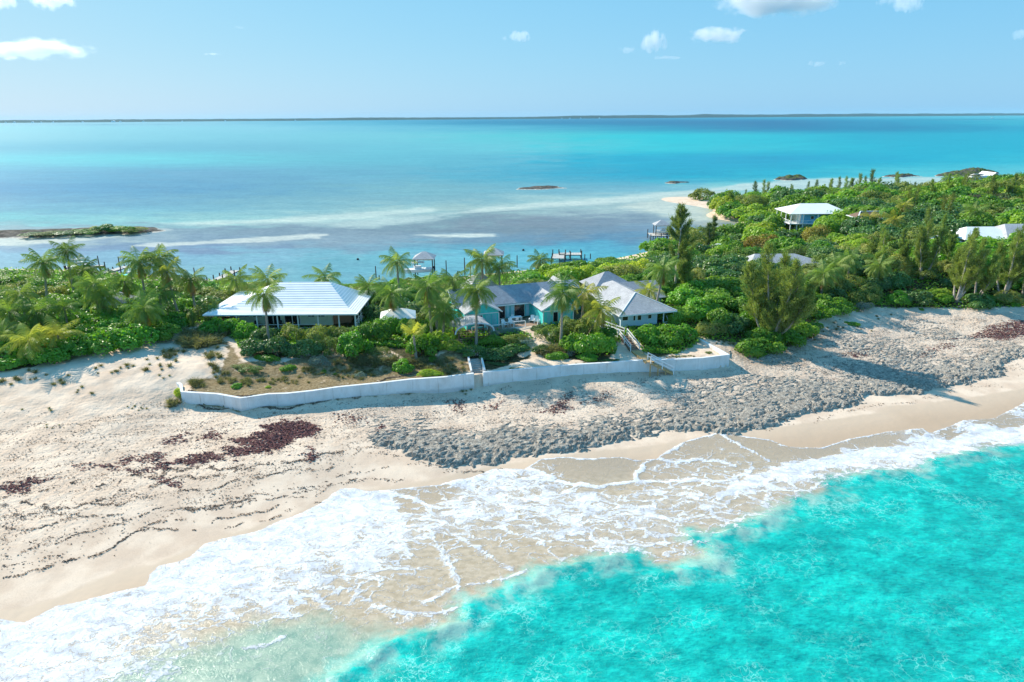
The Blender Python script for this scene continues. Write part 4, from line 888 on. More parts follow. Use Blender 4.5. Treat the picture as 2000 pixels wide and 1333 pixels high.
# ------------------------------------------------------------ vegetation
def fast_mesh(name, V, Q, mats, attr=None, mi=None):   # V (n,3), Q (m,4) or (m,3)
    V = np.asarray(V, np.float32); Q = np.asarray(Q, np.int32); k = Q.shape[1]
    me = bpy.data.meshes.new(name); me.vertices.add(len(V)); me.vertices.foreach_set('co', V.ravel())
    me.loops.add(Q.size); me.loops.foreach_set('vertex_index', Q.ravel())
    me.polygons.add(len(Q)); me.polygons.foreach_set('loop_start', (np.arange(len(Q)) * k).astype(np.int32))
    for m in mats: me.materials.append(m)
    if mi is not None: me.polygons.foreach_set('material_index', mi.astype(np.int32))
    if attr is not None:
        a = me.attributes.new('lv', 'FLOAT', 'POINT'); a.data.foreach_set('value', attr.astype(np.float32))
    me.update(); return me
LB = 1.75
def leafmat(name, a, b, c3, trans=.35, rough=.5, gloss=.35, tcol=None):
    if name not in ('silver_leaves', 'dune_grass_blades', 'dry_palm_leaflets', 'bare_grey_twigs'): a, b, c3 = [tuple(min(.6, v * LB) for v in q) for q in (a, b, c3)]
    t = NT(name); lv = t.attr('lv'); oi = t.n('ShaderNodeObjectInfo').outputs['Random']
    c = t.mix(lv, tuple(a) + (1,), tuple(b) + (1,))
    P = t.pos(); cl = t.noise(P, .45, 3, .6)
    c = t.mix(t.ramp(t.math('ADD', t.math('MULTIPLY', cl, .8), t.math('MULTIPLY', oi, .45)), .40, .85), c, tuple(c3) + (1,))
    hs = t.n('ShaderNodeHueSaturation'); t.link(c, hs.inputs['Color']); t.link(t.ramp(oi, 0, 1, .80, 1.18, False), hs.inputs['Value']); t.link(t.ramp(t.math('FRACT', t.math('MULTIPLY', oi, 7.3)), 0, 1, .485, .515, False), hs.inputs['Hue'])
    b_ = t.bsdf(hs.outputs[0], rough, None, gloss)
    tr = t.n('ShaderNodeBsdfTranslucent'); tc = t.mul(hs.outputs[0], tuple(tcol or (1.5, 1.6, .7)) + (1,)); t.link(tc, tr.inputs[0])
    mx = t.n('ShaderNodeMixShader'); mx.inputs[0].default_value = trans; t.link(b_, mx.inputs[1]); t.link(tr.outputs[0], mx.inputs[2])
    return t.done(mx.outputs[0])
LM = {
 'bright': leafmat('glossy_green_leaves', (.045, .13, .010), (.13, .27, .022), (.10, .20, .018), .38, .42, .45),
 'green': leafmat('mid_green_leaves', (.04, .11, .014), (.12, .24, .03), (.12, .20, .02), .35, .5, .35),
 'dark': leafmat('dark_green_leaves', (.03, .075, .02), (.085, .16, .045), (.06, .12, .03), .28, .45, .45),
 'olive': leafmat('olive_leaves', (.055, .095, .02), (.17, .22, .05), (.16, .17, .045), .32, .55, .3),
 'yellow': leafmat('yellow_green_leaves', (.11, .19, .02), (.28, .34, .04), (.22, .26, .03), .40, .5, .35),
 'silver': leafmat('silver_leaves', (.17, .24, .20), (.34, .42, .37), (.26, .34, .30), .2, .7, .1),
 'rust': leafmat('rust_leaves', (.11, .075, .02), (.22, .16, .035), (.15, .14, .03), .3, .6, .2),
 'grey': leafmat('bare_grey_twigs', (.14, .12, .09), (.26, .23, .18), (.10, .13, .05), .15, .9, .05),
 'palm': leafmat('palm_leaflets', (.05, .095, .02), (.15, .22, .05), (.12, .16, .04), .36, .5, .2),
 'palmy': leafmat('yellowing_palm_leaflets', (.16, .17, .03), (.36, .33, .07), (.25, .23, .05), .36, .5, .2),
 'drypalm': leafmat('dry_palm_leaflets', (.25, .14, .04), (.40, .26, .10), (.33, .2, .07), .2, .8, .1),
 'pine': leafmat('casuarina_needles', (.075, .11, .03), (.19, .235, .075), (.15, .19, .05), .36, .7, .15),
 'pined': leafmat('dark_casuarina_needles', (.05, .085, .035), (.135, .18, .075), (.10, .14, .05), .26, .7, .15),
 'grass': leafmat('dune_grass_blades', (.16, .17, .07), (.32, .31, .16), (.30, .25, .13), .3, .8, .1),
}
MT['stem'] = plain('grey_stems', (.24, .20, .16), .9, .25, 3, .2); MT['palmtrunk'] = plain('palm_trunk', (.33, .28, .23), .9, .25, 5, .4); MT['pinetrunk'] = plain('pale_casuarina_trunk', (.40, .35, .30), .9, .25, 4, .3)
def rot_quads(C, N, size, aspect, rng, curl=0.0):
    n = len(C); N = N / (np.linalg.norm(N, axis=1, keepdims=True) + 1e-9)
    a = rng.normal(size=(n, 3)); T = np.cross(N, a); T /= np.linalg.norm(T, axis=1, keepdims=True) + 1e-9; B = np.cross(N, T)
    s = size[:, None] * .5; sb = s * aspect
    V = np.stack([C - T * s, C - B * sb, C + T * s, C + B * sb], 1)
    V = V + (N * s)[:, None, :] * np.array([0, curl, 0, curl])[None, :, None]
    return V.reshape(-1, 3), np.arange(4 * n).reshape(n, 4)
def shrub_mesh(name, seed, mat, n=2400, s=.12, lobes=15, flat=.8, asp=.85):
    rng = np.random.default_rng(seed)
    L = []
    for i in range(lobes):
        a = rng.uniform(0, 2 * math.pi); r = rng.uniform(.2, .8) if i else 0; L.append((r * math.cos(a), r * math.sin(a), rng.uniform(.18, .62) * (1 - .35 * r) if i else .42, rng.uniform(.2, .42) if i else .5))
    L = np.array(L); k = rng.integers(0, lobes, n * 2); d = rng.normal(size=(n * 2, 3)); d[:, 2] = np.abs(d[:, 2]) * 1.0 - .25; d /= np.linalg.norm(d, axis=1, keepdims=True)
    rad = L[k, 3] * (rng.uniform(.72, 1.06, n * 2) ** .7 + .22 * (rng.random(n * 2) > .93) * rng.random(n * 2))
    C = L[k, :3] + d * rad[:, None] * np.array([1, 1, .95])
    # drop leaves buried deep inside other lobes
    dist = np.linalg.norm(C[:, None] - L[None, :, :3], axis=2) / L[None, :, 3]; dist[np.arange(len(C)), k] = 9
    keep = (dist.min(1) > .7) & (C[:, 2] > .03); C = C[keep][:n]; d = d[keep][:n]
    N = d + rng.normal(size=d.shape) * .55; N[:, 2] += .35
    sz = s * rng.uniform(.7, 1.35, len(C)); V, Q = rot_quads(C, N, sz, asp, rng, .25)
    lv = np.repeat(np.clip(rng.normal(.5, .3, len(C)), 0, 1), 4)
    return fast_mesh(name, V, Q, [LM[mat]], lv)
def stems_mesh(seed, n=9):
    rng = random.Random(seed); m = MB()
    for i in range(n):
        a = rng.uniform(0, 6.28); r = rng.uniform(.1, .55); x, y = r * math.cos(a), r * math.sin(a)
        m.tube([(x * .4, y * .4, -.1), (x * .7 + rng.uniform(-.05, .05), y * .7, .2), (x, y, .42), (x * 1.15, y * 1.15, .6)], [.028, .022, .015, .008], 4)
    o = m.build('stems', MT['stem']); me = o.data; bpy.data.objects.remove(o); return me
SHM = {}
def shrub_variants(kind, mat, cnt, **kw): SHM[kind] = [shrub_mesh(kind, 100 * len(SHM) + i, mat, **kw) for i in range(cnt)]
shrub_variants('bright', 'bright', 4, n=2800, s=.105); shrub_variants('green', 'green', 4, n=2800, s=.105); shrub_variants('dark', 'dark', 3, n=2800, s=.10)
shrub_variants('olive', 'olive', 4, n=3000, s=.085, asp=.6); shrub_variants('yellow', 'yellow', 2, n=2600, s=.10); shrub_variants('silver', 'silver', 2, n=2600, s=.08, asp=.4)
shrub_variants('rust', 'rust', 2, n=2600, s=.085); shrub_variants('grey', 'grey', 2, n=2200, s=.10, asp=.14)
STM = [stems_mesh(i) for i in range(3)]
KN = {'bright': 'sea_grape_bush', 'green': 'sea_grape_tree', 'dark': 'dark_shrub', 'olive': 'olive_shrub', 'yellow': 'yellow_green_shrub', 'silver': 'silver_shrub', 'rust': 'rust_coloured_shrub', 'grey': 'bare_twiggy_shrub'}
CTX = {'bright': 'shrub', 'green': 'tree', 'dark': 'shrub', 'olive': 'shrub', 'yellow': 'shrub', 'silver': 'shrub', 'rust': 'shrub', 'grey': 'shrub'}
def add_shrub(x, y, rx, ry, h, kind, label, group=None, stems=False, z=None):
    me = SHM[kind][RNG.integers(len(SHM[kind]))]
    o = bpy.data.objects.new(KN[kind], me); COL.objects.link(o)
    o.location = (x, y, (gz(x, y) if z is None else z) - .12); o.scale = (rx, ry, h / .92); o.rotation_euler = (0, 0, RNG.choice([0, math.pi]) + RNG.uniform(-.5, .5) if abs(rx / ry - 1) > .2 else RNG.uniform(0, 6.28))
    tag(o, label, CTX[kind], group)
    if stems:
        c = bpy.data.objects.new('stems', STM[RNG.integers(3)]); COL.objects.link(c); c.parent = o
    return o
# the manual ones: pixel of the foot, half width, half depth, height
NEAR = [
 (15,712,4.4,3,2.6,'bright','glossy bush at the left edge of the photo, above the dune sand'),(95,700,4.8,3,3.0,'bright','broad glossy bush on the dune crest below the low yellowing palm'),(150,690,3.2,2.6,2.6,'bright','dark glossy bush on the dune crest, second along from the left edge group'),
 (215,680,4.4,3,3.2,'bright','big glossy bush overhanging the dune crest, left of the crest hollow'),(272,672,4.2,3,3.2,'bright','rounded glossy bush at the crest just left of the dune grass'),(325,662,2.8,2.4,2.6,'green','mid green bush squeezed behind the right end of the crest bushes'),
 (40,690,4,3,3,'green','green bush behind the leftmost crest bush'),(340,640,2.6,2.2,2.6,'bright','bright bush directly left of the white-roofed house, beside the dune grass'),(300,640,4,3,3.0,'bright','bright bush behind the crest bushes, left of the white-roofed house'),
 (425,652,2.6,2.2,2.7,'bright','bright sea grape under the left corner of the white roof'),(478,658,2.2,2,2.6,'bright','bright sea grape in front of the left porch of the white-roofed house'),(455,650,2.2,1.8,2.4,'bright','bright bush between the two sea grapes at the left porch corner'),
 (495,690,2.6,2,2.4,'dark','blue-green bush left of the lone palm trunk before the white-roofed house'),(545,692,2.8,2.2,2.8,'dark','blue-green bush at the foot of the lone palm before the white-roofed house'),(598,694,3.0,2.2,2.4,'dark','lowest blue-green bush in the middle of the hedge before the white-roofed house'),
 (520,670,2.4,2,2.7,'dark','dark bush behind the palm foot against the white porch'),(575,668,2.8,2,2.8,'olive','olive bush against the middle of the white porch'),(625,670,2.8,2,2.9,'olive','olive bush against the right half of the white porch'),(645,690,2.4,2,2.6,'olive','olive bush left of the bright bush below the white-roofed house'),
 (692,692,3.1,2.6,3.5,'bright','tall bright green bush below the right end of the white-roofed house'),(668,668,2.4,2,2.6,'olive','olive bush behind the tall bright bush'),(722,665,2.8,2.2,3.0,'green','green bush between the white-roofed house and the small shed'),
 (755,652,2.2,1.6,3.0,'green','small bare-stemmed tree in front of the left of the shed'),(792,655,2.0,1.6,2.9,'green','small bare-stemmed tree in front of the right of the shed'),(740,692,1.8,1.5,1.2,'olive','low olive shrub below the bare-stemmed trees'),
 (826,690,2.6,2.2,3.0,'bright','bright bush right of the staked young palm'),(815,662,2.4,2,2.6,'bright','bright bush behind the staked young palm'),(855,672,2.6,2,2.2,'yellow','yellow-green bush left of the gazebo'),(880,682,2.4,1.6,1.6,'yellow','low yellow-green bush at the left foot of the gazebo'),(840,650,2.4,2,2.4,'green','green bush left behind the gazebo path'),
 (925,693,2.6,1.8,1.6,'dark','dark bush directly in front of the gazebo'),(965,702,3.0,2,1.7,'dark','dark green bush right above the stone steps'),(1000,690,2.6,1.8,1.5,'dark','dark bush left of the sandy path bend'),(960,672,2.4,1.8,1.4,'green','green bush right of the gazebo'),
 (1005,668,3.0,1.4,1.2,'olive','olive bush below the deck steps of the cottage'),(1030,672,1.8,1.4,1.1,'silver','small grey-green bush beside the sandy path'),(965,655,2.0,1.0,1.0,'silver','grey-green bush below the cottage deck rail'),(1000,650,2.4,.9,.9,'silver','low grey-green shrub row left of the deck steps'),
 (1052,647,1.8,1.2,1.1,'dark','small clipped dark bush right of the deck steps'),(1075,662,2.4,2,2.4,'olive','brown-green bush right of the sandy path'),(1060,686,1.8,1.4,1.2,'dark','dark bush inside the sandy path bend'),(1110,655,2.6,2.2,2.8,'olive','tall brown-green bush behind the slim palm trunk of the cottage'),
 (1140,655,2.8,2.4,3.0,'olive','brown-green bush between the two right cottage palms'),(1120,682,2.6,2.2,2.6,'bright','bright bush at the foot of the slim cottage palm'),(1160,688,3.2,2.5,3.0,'bright','big bright bush left of the white stair'),(1185,668,2.2,2,2.6,'green','green bush behind the big bright bush, by the boardwalk'),
 (1088,701,1.6,1.1,1.2,'bright','small round bright bush above the straight sea wall'),(1118,692,1.4,1.2,1.4,'silver','silver bush between the small round bush and the big bright bush'),(1145,702,2.0,1.0,1.0,'bright','low bright bush by the straight sea wall, nearest the walkway'),
 (1265,664,2.8,2.4,2.6,'bright','left third of the glossy hedge before the pale blue house'),(1300,668,3.2,2.6,2.9,'bright','middle of the glossy hedge before the pale blue house'),(1335,664,2.8,2.4,2.7,'bright','right third of the glossy hedge before the pale blue house'),
 (1395,655,3,2.2,2.4,'olive','olive bush right of the corner sea wall'),(1425,645,3.4,2.6,3.0,'dark','dark bush left of the big feathery tree'),(1405,635,3,2.6,3,'green','green bush behind the olive bush by the corner sea wall'),(1455,640,2.8,2.4,2.8,'bright','bright bush under the left side of the big feathery tree'),
 (1560,640,2.2,1.6,1.5,'grey','bare twiggy bush right of the big feathery tree'),(1582,640,1.8,1.2,1.0,'green','low green bush right of the bare twiggy bush'),(1600,620,3.0,2.4,2.4,'bright','bright bush between the big feathery tree and the silver bush'),(1635,608,3.4,2.4,2.6,'bright','bright bush directly left of the silver bush'),(1560,618,3,2.4,2.6,'olive','olive bush behind the bare twiggy bush'),
 (1683,607,2.2,1.7,1.7,'silver','broad silver bush at the top of the right beach'),(1755,594,2.3,2,2.5,'bright','round isolated bright bush on the sand, right of the silver bush'),(1664,634,1.3,.8,.6,'bright','small low bright plant on the sand below the silver bush'),(1712,590,1.1,.9,1.0,'bright','small bright bush between the silver bush and the round isolated bush'),
 (1825,580,4,2.4,1.6,'yellow','spreading yellow-green bush at the upper beach right of the round isolated bush'),(1845,590,2.0,1.5,1.5,'bright','bright bush at the sand edge below the pale trunks'),(1933,588,1.8,1.3,1.2,'bright','bright bush at the sand edge near the right border'),(1980,597,1.0,.8,.7,'bright','small bright plant on the sand at the right border'),(1799,605,.6,.5,.4,'bright','tiny green plant alone on the right beach'),
 (628,712,1.7,1.2,1.4,'silver','silver bush on the terrace below the hedge, left of centre'),(706,737,1.0,.8,.9,'silver','small silver bush near the sea wall on the terrace'),(786,725,1.75,1.5,1.7,'bright','round bright bush on the terrace near the staked palm'),(840,733,1.9,1.1,.9,'yellow','low yellow-green mound on the terrace, left of the stone steps'),
 (523,702,2.1,1.1,.8,'bright','low bright mound on the terrace below the lone palm'),(563,722,1.1,.8,.8,'bright','small bright bush in the sandy hollow of the terrace'),(480,722,2.6,1.2,.9,'olive','low brownish shrub in the sandy hollow of the terrace'),(462,757,.9,.7,.7,'bright','small bright bush just above the left end of the sea wall'),
 (632,727,.5,.4,.45,'bright','tiny green plant below the terrace silver bush'),(524,757,.45,.4,.4,'yellow','tiny yellow-green plant above the sea wall, right of the small bright bush'),(845,705,.8,.7,.8,'bright','small bright bush behind the yellow-green mound'),(352,775,.9,.8,1.3,'yellow','yellow-green bush against the outer left end of the sea wall'),
 (655,732,.4,.35,.35,'green','tiny green plant between the two silver bushes of the terrace'),(972,712,2.2,.45,.45,'dark','low planting strip along the path above the straight sea wall'),(1015,722,1.6,.5,.35,'dark','low creeping plant strip at the left of the straight sea wall'),(1190,706,1.5,.5,.5,'dark','low creeping plant strip at the right of the straight sea wall'),
 (1330,697,1.6,.35,.3,'olive','creeping plants along the top of the corner sea wall'),(1385,690,.6,.5,.4,'olive','creeping plants in the corner of the corner sea wall'),
]
for (px, py, rx, ry, h, k, lb) in NEAR:
    x, y, z = atg(px, py); add_shrub(x, y, rx, ry, h, k, lb, None, stems=True, z=z)

# thicket: spaced scatter over the planted ground
HOUSES = [(hx0 + .5, hx1 + .5, hy0 - 1, hy1 + 1)]
def blocked(x, y):
    for a, b, c, d in HOUSES:
        if a < x < b and c < y < d: return True
    c_, s_ = math.cos(CA), math.sin(CA); dx, dy = x - CO[0], y - CO[1]; lx, ly = dx * c_ + dy * s_, -dx * s_ + dy * c_
    if -9.6 < lx < 13.5 and -4.6 < ly < 10.2: return True
    if -5.5 < lx < 2 and 9 < ly < 15.8: return True
    c_, s_ = math.cos(ca2), math.sin(ca2); dx, dy = x - c0[0], y - c0[1]; lx, ly = dx * c_ + dy * s_, -dx * s_ + dy * c_
    if -1.5 < lx < 11 and -1.5 < ly < 18.5: return True
    if 1 < lx < 13 and 8.5 < ly < 20: return True
    for (bx, by, r) in BLOCK:
        if (x - bx) ** 2 + (y - by) ** 2 < r * r: return True
    return False
BLOCK = [(*at(779, 640, 5), 3.6), (*gp, 3.2)]
FAR_H = {  # centre pixel on the ground, then clear radius
 'blue': (1590, 446, 5.6, 8.5), 'grey': (1530, 520, 5.5, 8.0), 'low': (1700, 436, 8, 6), 'long': (1925, 468, 8.5, 13), 'point': (1905, 352, 8, 7), 'smallshed': (1403, 492, 3, 2.5), 'canopy': (1282, 520, 2.5, 2.5), 'bushhouse': (232, 600, 5.4, 3.5)}
FH = {k: at(v[0], v[1], v[2]) for k, v in FAR_H.items()}
for k, v in FAR_H.items(): BLOCK.append((FH[k][0], FH[k][1], v[3]))
BLOCK.append((*at(1590, 462, 5.4), 6)); BLOCK.append((*at(1562, 455, 5.0), 6)); BLOCK.append((*at(1560, 475, 5.0), 5)); BLOCK.append((*at(1925, 478, 8.4), 9)); BLOCK.append((*at(1530, 534, 5.6), 6))
VEGn = np.array(VEG); placed = []; nearxy = [atg(p[0], p[1])[:2] + (p[2],) for p in NEAR if p[2] > 1.5]
rng = np.random.default_rng(11); cells = {}
cand = []
for _ in range(60000):
    y = 92 + 270 * rng.random() ** 1.5; x = rng.uniform(-.84, .84) * y
    cand.append((x, y))
cand = np.array(cand); sdv = poly_sd(cand[:, 0], cand[:, 1], VEGn); cz = ground_z(cand[:, 0], cand[:, 1]); zone = fbm(cand[:, 0] * .05, cand[:, 1] * .05, 3, 8); zone2 = fbm(cand[:, 0] * .03, cand[:, 1] * .03, 3, 88)
CPX, CPY, _d = proj(cand[:, 0], cand[:, 1], cz)
P_ = []
for i, (x, y) in enumerate(cand):
    if sdv[i] < .8 or cz[i] < .55: continue
    if CPX[i] < -60 or CPX[i] > 2060 or CPY[i] > 1000: continue
    r = float(np.interp(y, [95, 120, 160, 220, 320], [2.5, 2.9, 3.9, 5.2, 6.2])) * (.75 + .5 * zone[i] + .25 * rng.random())
    ok = True; cx, cy = int(x // 8), int(y // 8)
    if blocked(x, y): continue
    if 440 < CPX[i] < 1375 and CPY[i] > 628: continue
    for a in range(cx - 2, cx + 3):
        for b in range(cy - 2, cy + 3):
            for (qx, qy, qr) in cells.get((a, b), ()):
                if (x - qx) ** 2 + (y - qy) ** 2 < (.62 * (r + qr)) ** 2: ok = False; break
            if not ok: break
        if not ok: break
    if not ok: continue
    for (qx, qy, qr) in nearxy:
        if (x - qx) ** 2 + (y - qy) ** 2 < (.6 * (r + qr)) ** 2: ok = False; break
    if not ok: continue
    cells.setdefault((cx, cy), []).append((x, y, r)); P_.append((x, y, r, i))
cnt = {}
def zone_name(px, py, y):
    if px < 400: return 'left of the white-roofed house' if y < 125 else 'by the left jetties'
    if px < 740: return 'behind the white-roofed house'
    if px < 1000: return 'between the shed and the lagoon'
    if px < 1270: return 'behind the cottage and the pale blue house'
    if y < 150: return 'right of the pale blue house' if px < 1650 else 'above the right beach'
    if px < 1560: return 'between the lagoon beach and the two-storey blue house'
    if y < 230: return 'on the slope below the long white-roofed house'
    return 'on the far ridge of the headland'
KD = {'bright': 'glossy bright green sea grape bush', 'green': 'mid green sea grape tree crown', 'dark': 'dark green shrub crown', 'olive': 'olive fine-leaved shrub crown', 'yellow': 'yellow-green shrub crown', 'rust': 'rust-orange shrub', 'grey': 'bare grey-brown twiggy shrub'}
for (x, y, r, i) in P_:
    q = zone2[i] + .10 * (rng.random() - .5); px, py = CPX[i], CPY[i]
    if y > 150: k = 'green' if q < .40 else ('olive' if q < .50 else ('yellow' if q < .53 else ('dark' if q < .62 else 'green')))
    elif px > 1270: k = 'bright' if q < .44 else ('green' if q < .52 else ('olive' if q < .60 else 'dark'))
    else: k = 'bright' if q < .40 else ('green' if q < .5 else ('olive' if q < .58 else ('dark' if q < .64 else 'green')))
    if rng.random() < .10: k = 'olive' if k != 'olive' else 'green'
    if y > 150 and rng.random() < .04: k = 'grey'
    if y < 112 and px < 400 and rng.random() < .6: k = 'bright'
    for (a, b) in ((1455, 497), (1490, 497), (1602, 480), (1500, 492)):
        if abs(px - a) < 17 and abs(py - b - 2) < 8: k = 'rust'
    h = r * rng.uniform(.78, 1.15)
    if y < 130: h = min(h, rng.uniform(2.2, 3.2))
    if 125 < y and px < 1270: h = min(r * 1.05, 3.4 if px < 1000 else 5.2) * rng.uniform(.85, 1.1); k = 'yellow' if (px > 1100 and rng.random() < .35) else k
    if y > 118 and px < 520: h = min(h, 3.1 if y < 132 else 2.2)
    if py > 560 and 500 < px < 1250 and y < 122: h = min(h, 2.4)
    if px < 1270 and y > 104:
        cy = float(np.interp(px, [0, 90, 150, 450, 520, 740, 800, 1000, 1060, 1110, 1200, 1250], [522, 528, 543, 545, 545, 549, 532, 545, 512, 505, 498, 500])) + rng.uniform(0, 14); dd = U2 * (666.5 - cy) / FPX + _F + R2 * (px - 1000) / FPX
        h = min(h, CZ + dd[2] * (y + r * .5) / dd[1] - float(cz[i]))
        if h < .7: continue
    cnt[k] = cnt.get(k, 0) + 1
    add_shrub(x, y, r * rng.uniform(.95, 1.2), r * rng.uniform(.9, 1.15), h, k, KD[k] + ', ' + zone_name(px, py, y), KD[k].split(' crown')[0] + 's ' + zone_name(px, py, y), stems=False, z=float(cz[i]))
print('thicket', len(P_), cnt)

# undergrowth: low leaves filling the gaps
n = 150000; y = 92 + 240 * rng.random(n * 2) ** 1.6; x = rng.uniform(-.8, .8, n * 2) * y; s_ = poly_sd(x, y, VEGn); z = ground_z(x, y); pth = line_d(x, y, PATH)
ok = (s_ > -.2) & (z > .5) & (pth > .8) & ~((x > hx0 + 1) & (x < hx1 - .5) & (y > hy0 + .5) & (y < hy1))
x, y, z = x[ok], y[ok], z[ok]; px, py, _d = proj(x, y, z); keep = ~((px > 960) & (px < 1035) & (py < 650) & (py > 590)); x, y, z = x[keep][:n], y[keep][:n], z[keep][:n]
for ll in (cot, big_h):
    c_, s2 = math.cos(ll.rotation_euler[2]), math.sin(ll.rotation_euler[2]); dx, dy = x - ll.location[0], y - ll.location[1]; lx, ly = dx * c_ + dy * s2, -dx * s2 + dy * c_
    kk = ~((lx > (-8 if ll is cot else 0)) & (lx < (12.8 if ll is cot else 10)) & (ly > (-3.3 if ll is cot else 0)) & (ly < (9.5 if ll is cot else 19))); x, y, z = x[kk], y[kk], z[kk]
C = np.stack([x, y, z + rng.random(len(x)) ** 1.5 * np.interp(y, [95, 200], [.55, 1.6])], 1)
V, Q = rot_quads(C, rng.normal(size=C.shape) * .6 + np.array([0, 0, .8]), np.interp(y, [90, 300], [.34, 1.0]) * rng.uniform(.7, 1.3, len(x)), .7, rng)
me = fast_mesh('undergrowth', V, Q, [LM['green']], np.repeat(np.clip(rng.normal(.4, .3, len(C)), 0, 1), 4)); o = bpy.data.objects.new('undergrowth', me); COL.objects.link(o)
tag(o, 'low green undergrowth filling the gaps between the bushes', 'undergrowth', None, 'stuff')

# ---- palms
def frond(rng, L, el, az, droop, sag_side=1.0, nl=21, wl=.092, ll=.85):
    pts = []; n = 12; p = np.zeros(3); d_el = el; h = np.array([math.cos(az), math.sin(az), 0])
    for i in range(n + 1):
        pts.append(p.copy()); d_el = el - droop * (i / n) ** 1.3; p = p + (h * math.cos(d_el) + np.array([0, 0, math.sin(d_el)])) * L / n
    pts = np.array(pts); V = []; 
    side = np.array([-math.sin(az), math.cos(az), 0])
    for k in range(nl):
        t = .14 + .86 * k / (nl - 1); f_ = t * n; i = min(int(f_), n - 1); c = pts[i] + (pts[i + 1] - pts[i]) * (f_ - i); tg = pts[i + 1] - pts[i]; tg /= np.linalg.norm(tg)
        l = ll * (math.sin(math.pi * min(1, .12 + t * .92)) ** .6 + .12) * rng.uniform(.85, 1.1)
        up = np.cross(tg, side)
        for s in (-1, 1):
            dr = tg * .62 + side * s * .78 * sag_side - np.array([0, 0, .35 + .35 * rng.random()]) + up * .0; dr /= np.linalg.norm(dr)
            w = tg * wl * .5
            q1 = c - w; q2 = c + w; m_ = c + dr * l * .55 - np.array([0, 0, .02]); e = c + dr * l - np.array([0, 0, l * .28])
            V.append([q1, q2, m_ + w * .9, m_ - w * .9]); V.append([m_ - w * .9, m_ + w * .9, e + w * .25, e - w * .25])
    # rachis
    for i in range(n):
        w = side * .035 * (1 - i / n * .7); V.append([pts[i] - w, pts[i] + w, pts[i + 1] + w, pts[i + 1] - w]); u_ = np.array([0, 0, .04]) * (1 - i / n * .6); V.append([pts[i] - u_, pts[i] + u_, pts[i + 1] + u_, pts[i + 1] - u_])
    return np.array(V)
def palm_crown(seed, mat, nf=20, L=3.6, elr=(-.7, 1.25), upright=0):
    rng = np.random.default_rng(seed); VV = []; lv = []; az = rng.uniform(0, 6)
    for k in range(nf):
        t = (k + .5) / nf; az += 2.4; el = elr[1] + (elr[0] - elr[1]) * t ** .9 + rng.normal() * .1
        v = frond(rng, L * rng.uniform(.85, 1.08) * (1 - .12 * abs(t - .4)), el, az + rng.normal() * .12, (.9 + .8 * t + rng.normal() * .12) * (1 - upright * .5), rng.uniform(.75, 1), ll=.95)
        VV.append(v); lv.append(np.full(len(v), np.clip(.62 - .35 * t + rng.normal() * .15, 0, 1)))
    V = np.concatenate(VV).reshape(-1, 3); q = np.arange(len(V)).reshape(-1, 4); l = np.repeat(np.concatenate(lv), 4)
    return fast_mesh('crown', V, q, [LM[mat]], l)
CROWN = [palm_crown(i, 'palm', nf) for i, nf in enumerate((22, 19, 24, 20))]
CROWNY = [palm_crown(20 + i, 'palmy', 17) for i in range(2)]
CROWNU = palm_crown(30, 'palmy', 7, 2.6, (.6, 1.4), 1)
DRY = [palm_crown(40 + i, 'drypalm', 5, 2.6, (-1.35, -.9)) for i in range(2)]
m = MB()
for k in range(7):
    a = k * .9; c_ = Vector((.28 * math.cos(a), .28 * math.sin(a), -.25 - .05 * (k % 3)))
    m.tube([c_ + Vector((0, 0, .14)), c_ + Vector((0, 0, .07)), c_, c_ - Vector((0, 0, .1)), c_ - Vector((0, 0, .16))], [.03, .11, .14, .1, .02], 6)
_o = m.build('coconuts', plain('green_coconuts', (.20, .22, .06), .6)); COCO = _o.data; bpy.data.objects.remove(_o)
def trunk_mesh(seed, h, lean):
    rng = random.Random(seed); a = rng.uniform(0, 6.28); m = MB(); pts = []; rad = []
    for i in range(11):
        t = i / 10; o_ = lean * (t - t ** 2 * .35); pts.append((o_ * math.cos(a), o_ * math.sin(a), h * t - .3 * (1 - t))); rad.append((.20 - .07 * t + (.09 * (1 - t) ** 6)) * (1 + .06 * (i % 2)))
    m.tube(pts, rad, 8); o = m.build('trunk', MT['palmtrunk'], smooth=True); me = o.data; bpy.data.objects.remove(o); return me, pts[-1]
def palm(px, py, h, lb, kind='n', sc=1.0, grp=None, dry=None):
    z = 5 + h
    for _ in range(10):
        p = at(px, py, z); z = .4 * z + .6 * (max(gz(p[0], p[1]), .3) + h)
    g = z - h; seed = int(px * 7 + py); rg = random.Random(seed); lean = rg.uniform(.2, 1.9) * h / 8
    me, top = trunk_mesh(seed, h, lean)
    o = empty('palm_tree', (p[0] - top[0], p[1] - top[1], g), 0, lb, 'palm tree', grp or 'coconut palms')
    for nm, d_ in (('trunk', me),):
        c = bpy.data.objects.new(nm, d_); COL.objects.link(c); c.parent = o
    cm = CROWNU if kind == 'u' else (CROWNY[seed % 2] if kind == 'y' else CROWN[seed % 4])
    c = bpy.data.objects.new('crown', cm); COL.objects.link(c); c.parent = o; c.location = top; c.rotation_euler = (rg.uniform(-.15, .15), rg.uniform(-.15, .15), rg.uniform(0, 6.28)); s = sc * rg.uniform(.92, 1.08); c.scale = (s, s, s)
    if dry or (dry is None and rg.random() < .5 and kind != 'u'):
        c = bpy.data.objects.new('dry_fronds', DRY[seed % 2]); COL.objects.link(c); c.parent = o; c.location = (top[0], top[1], top[2] - .15); c.rotation_euler = (0, 0, rg.uniform(0, 6))
    if kind != 'u' and h > 5:
        c = bpy.data.objects.new('coconuts', COCO); COL.objects.link(c); c.parent = o; c.location = top
    return o
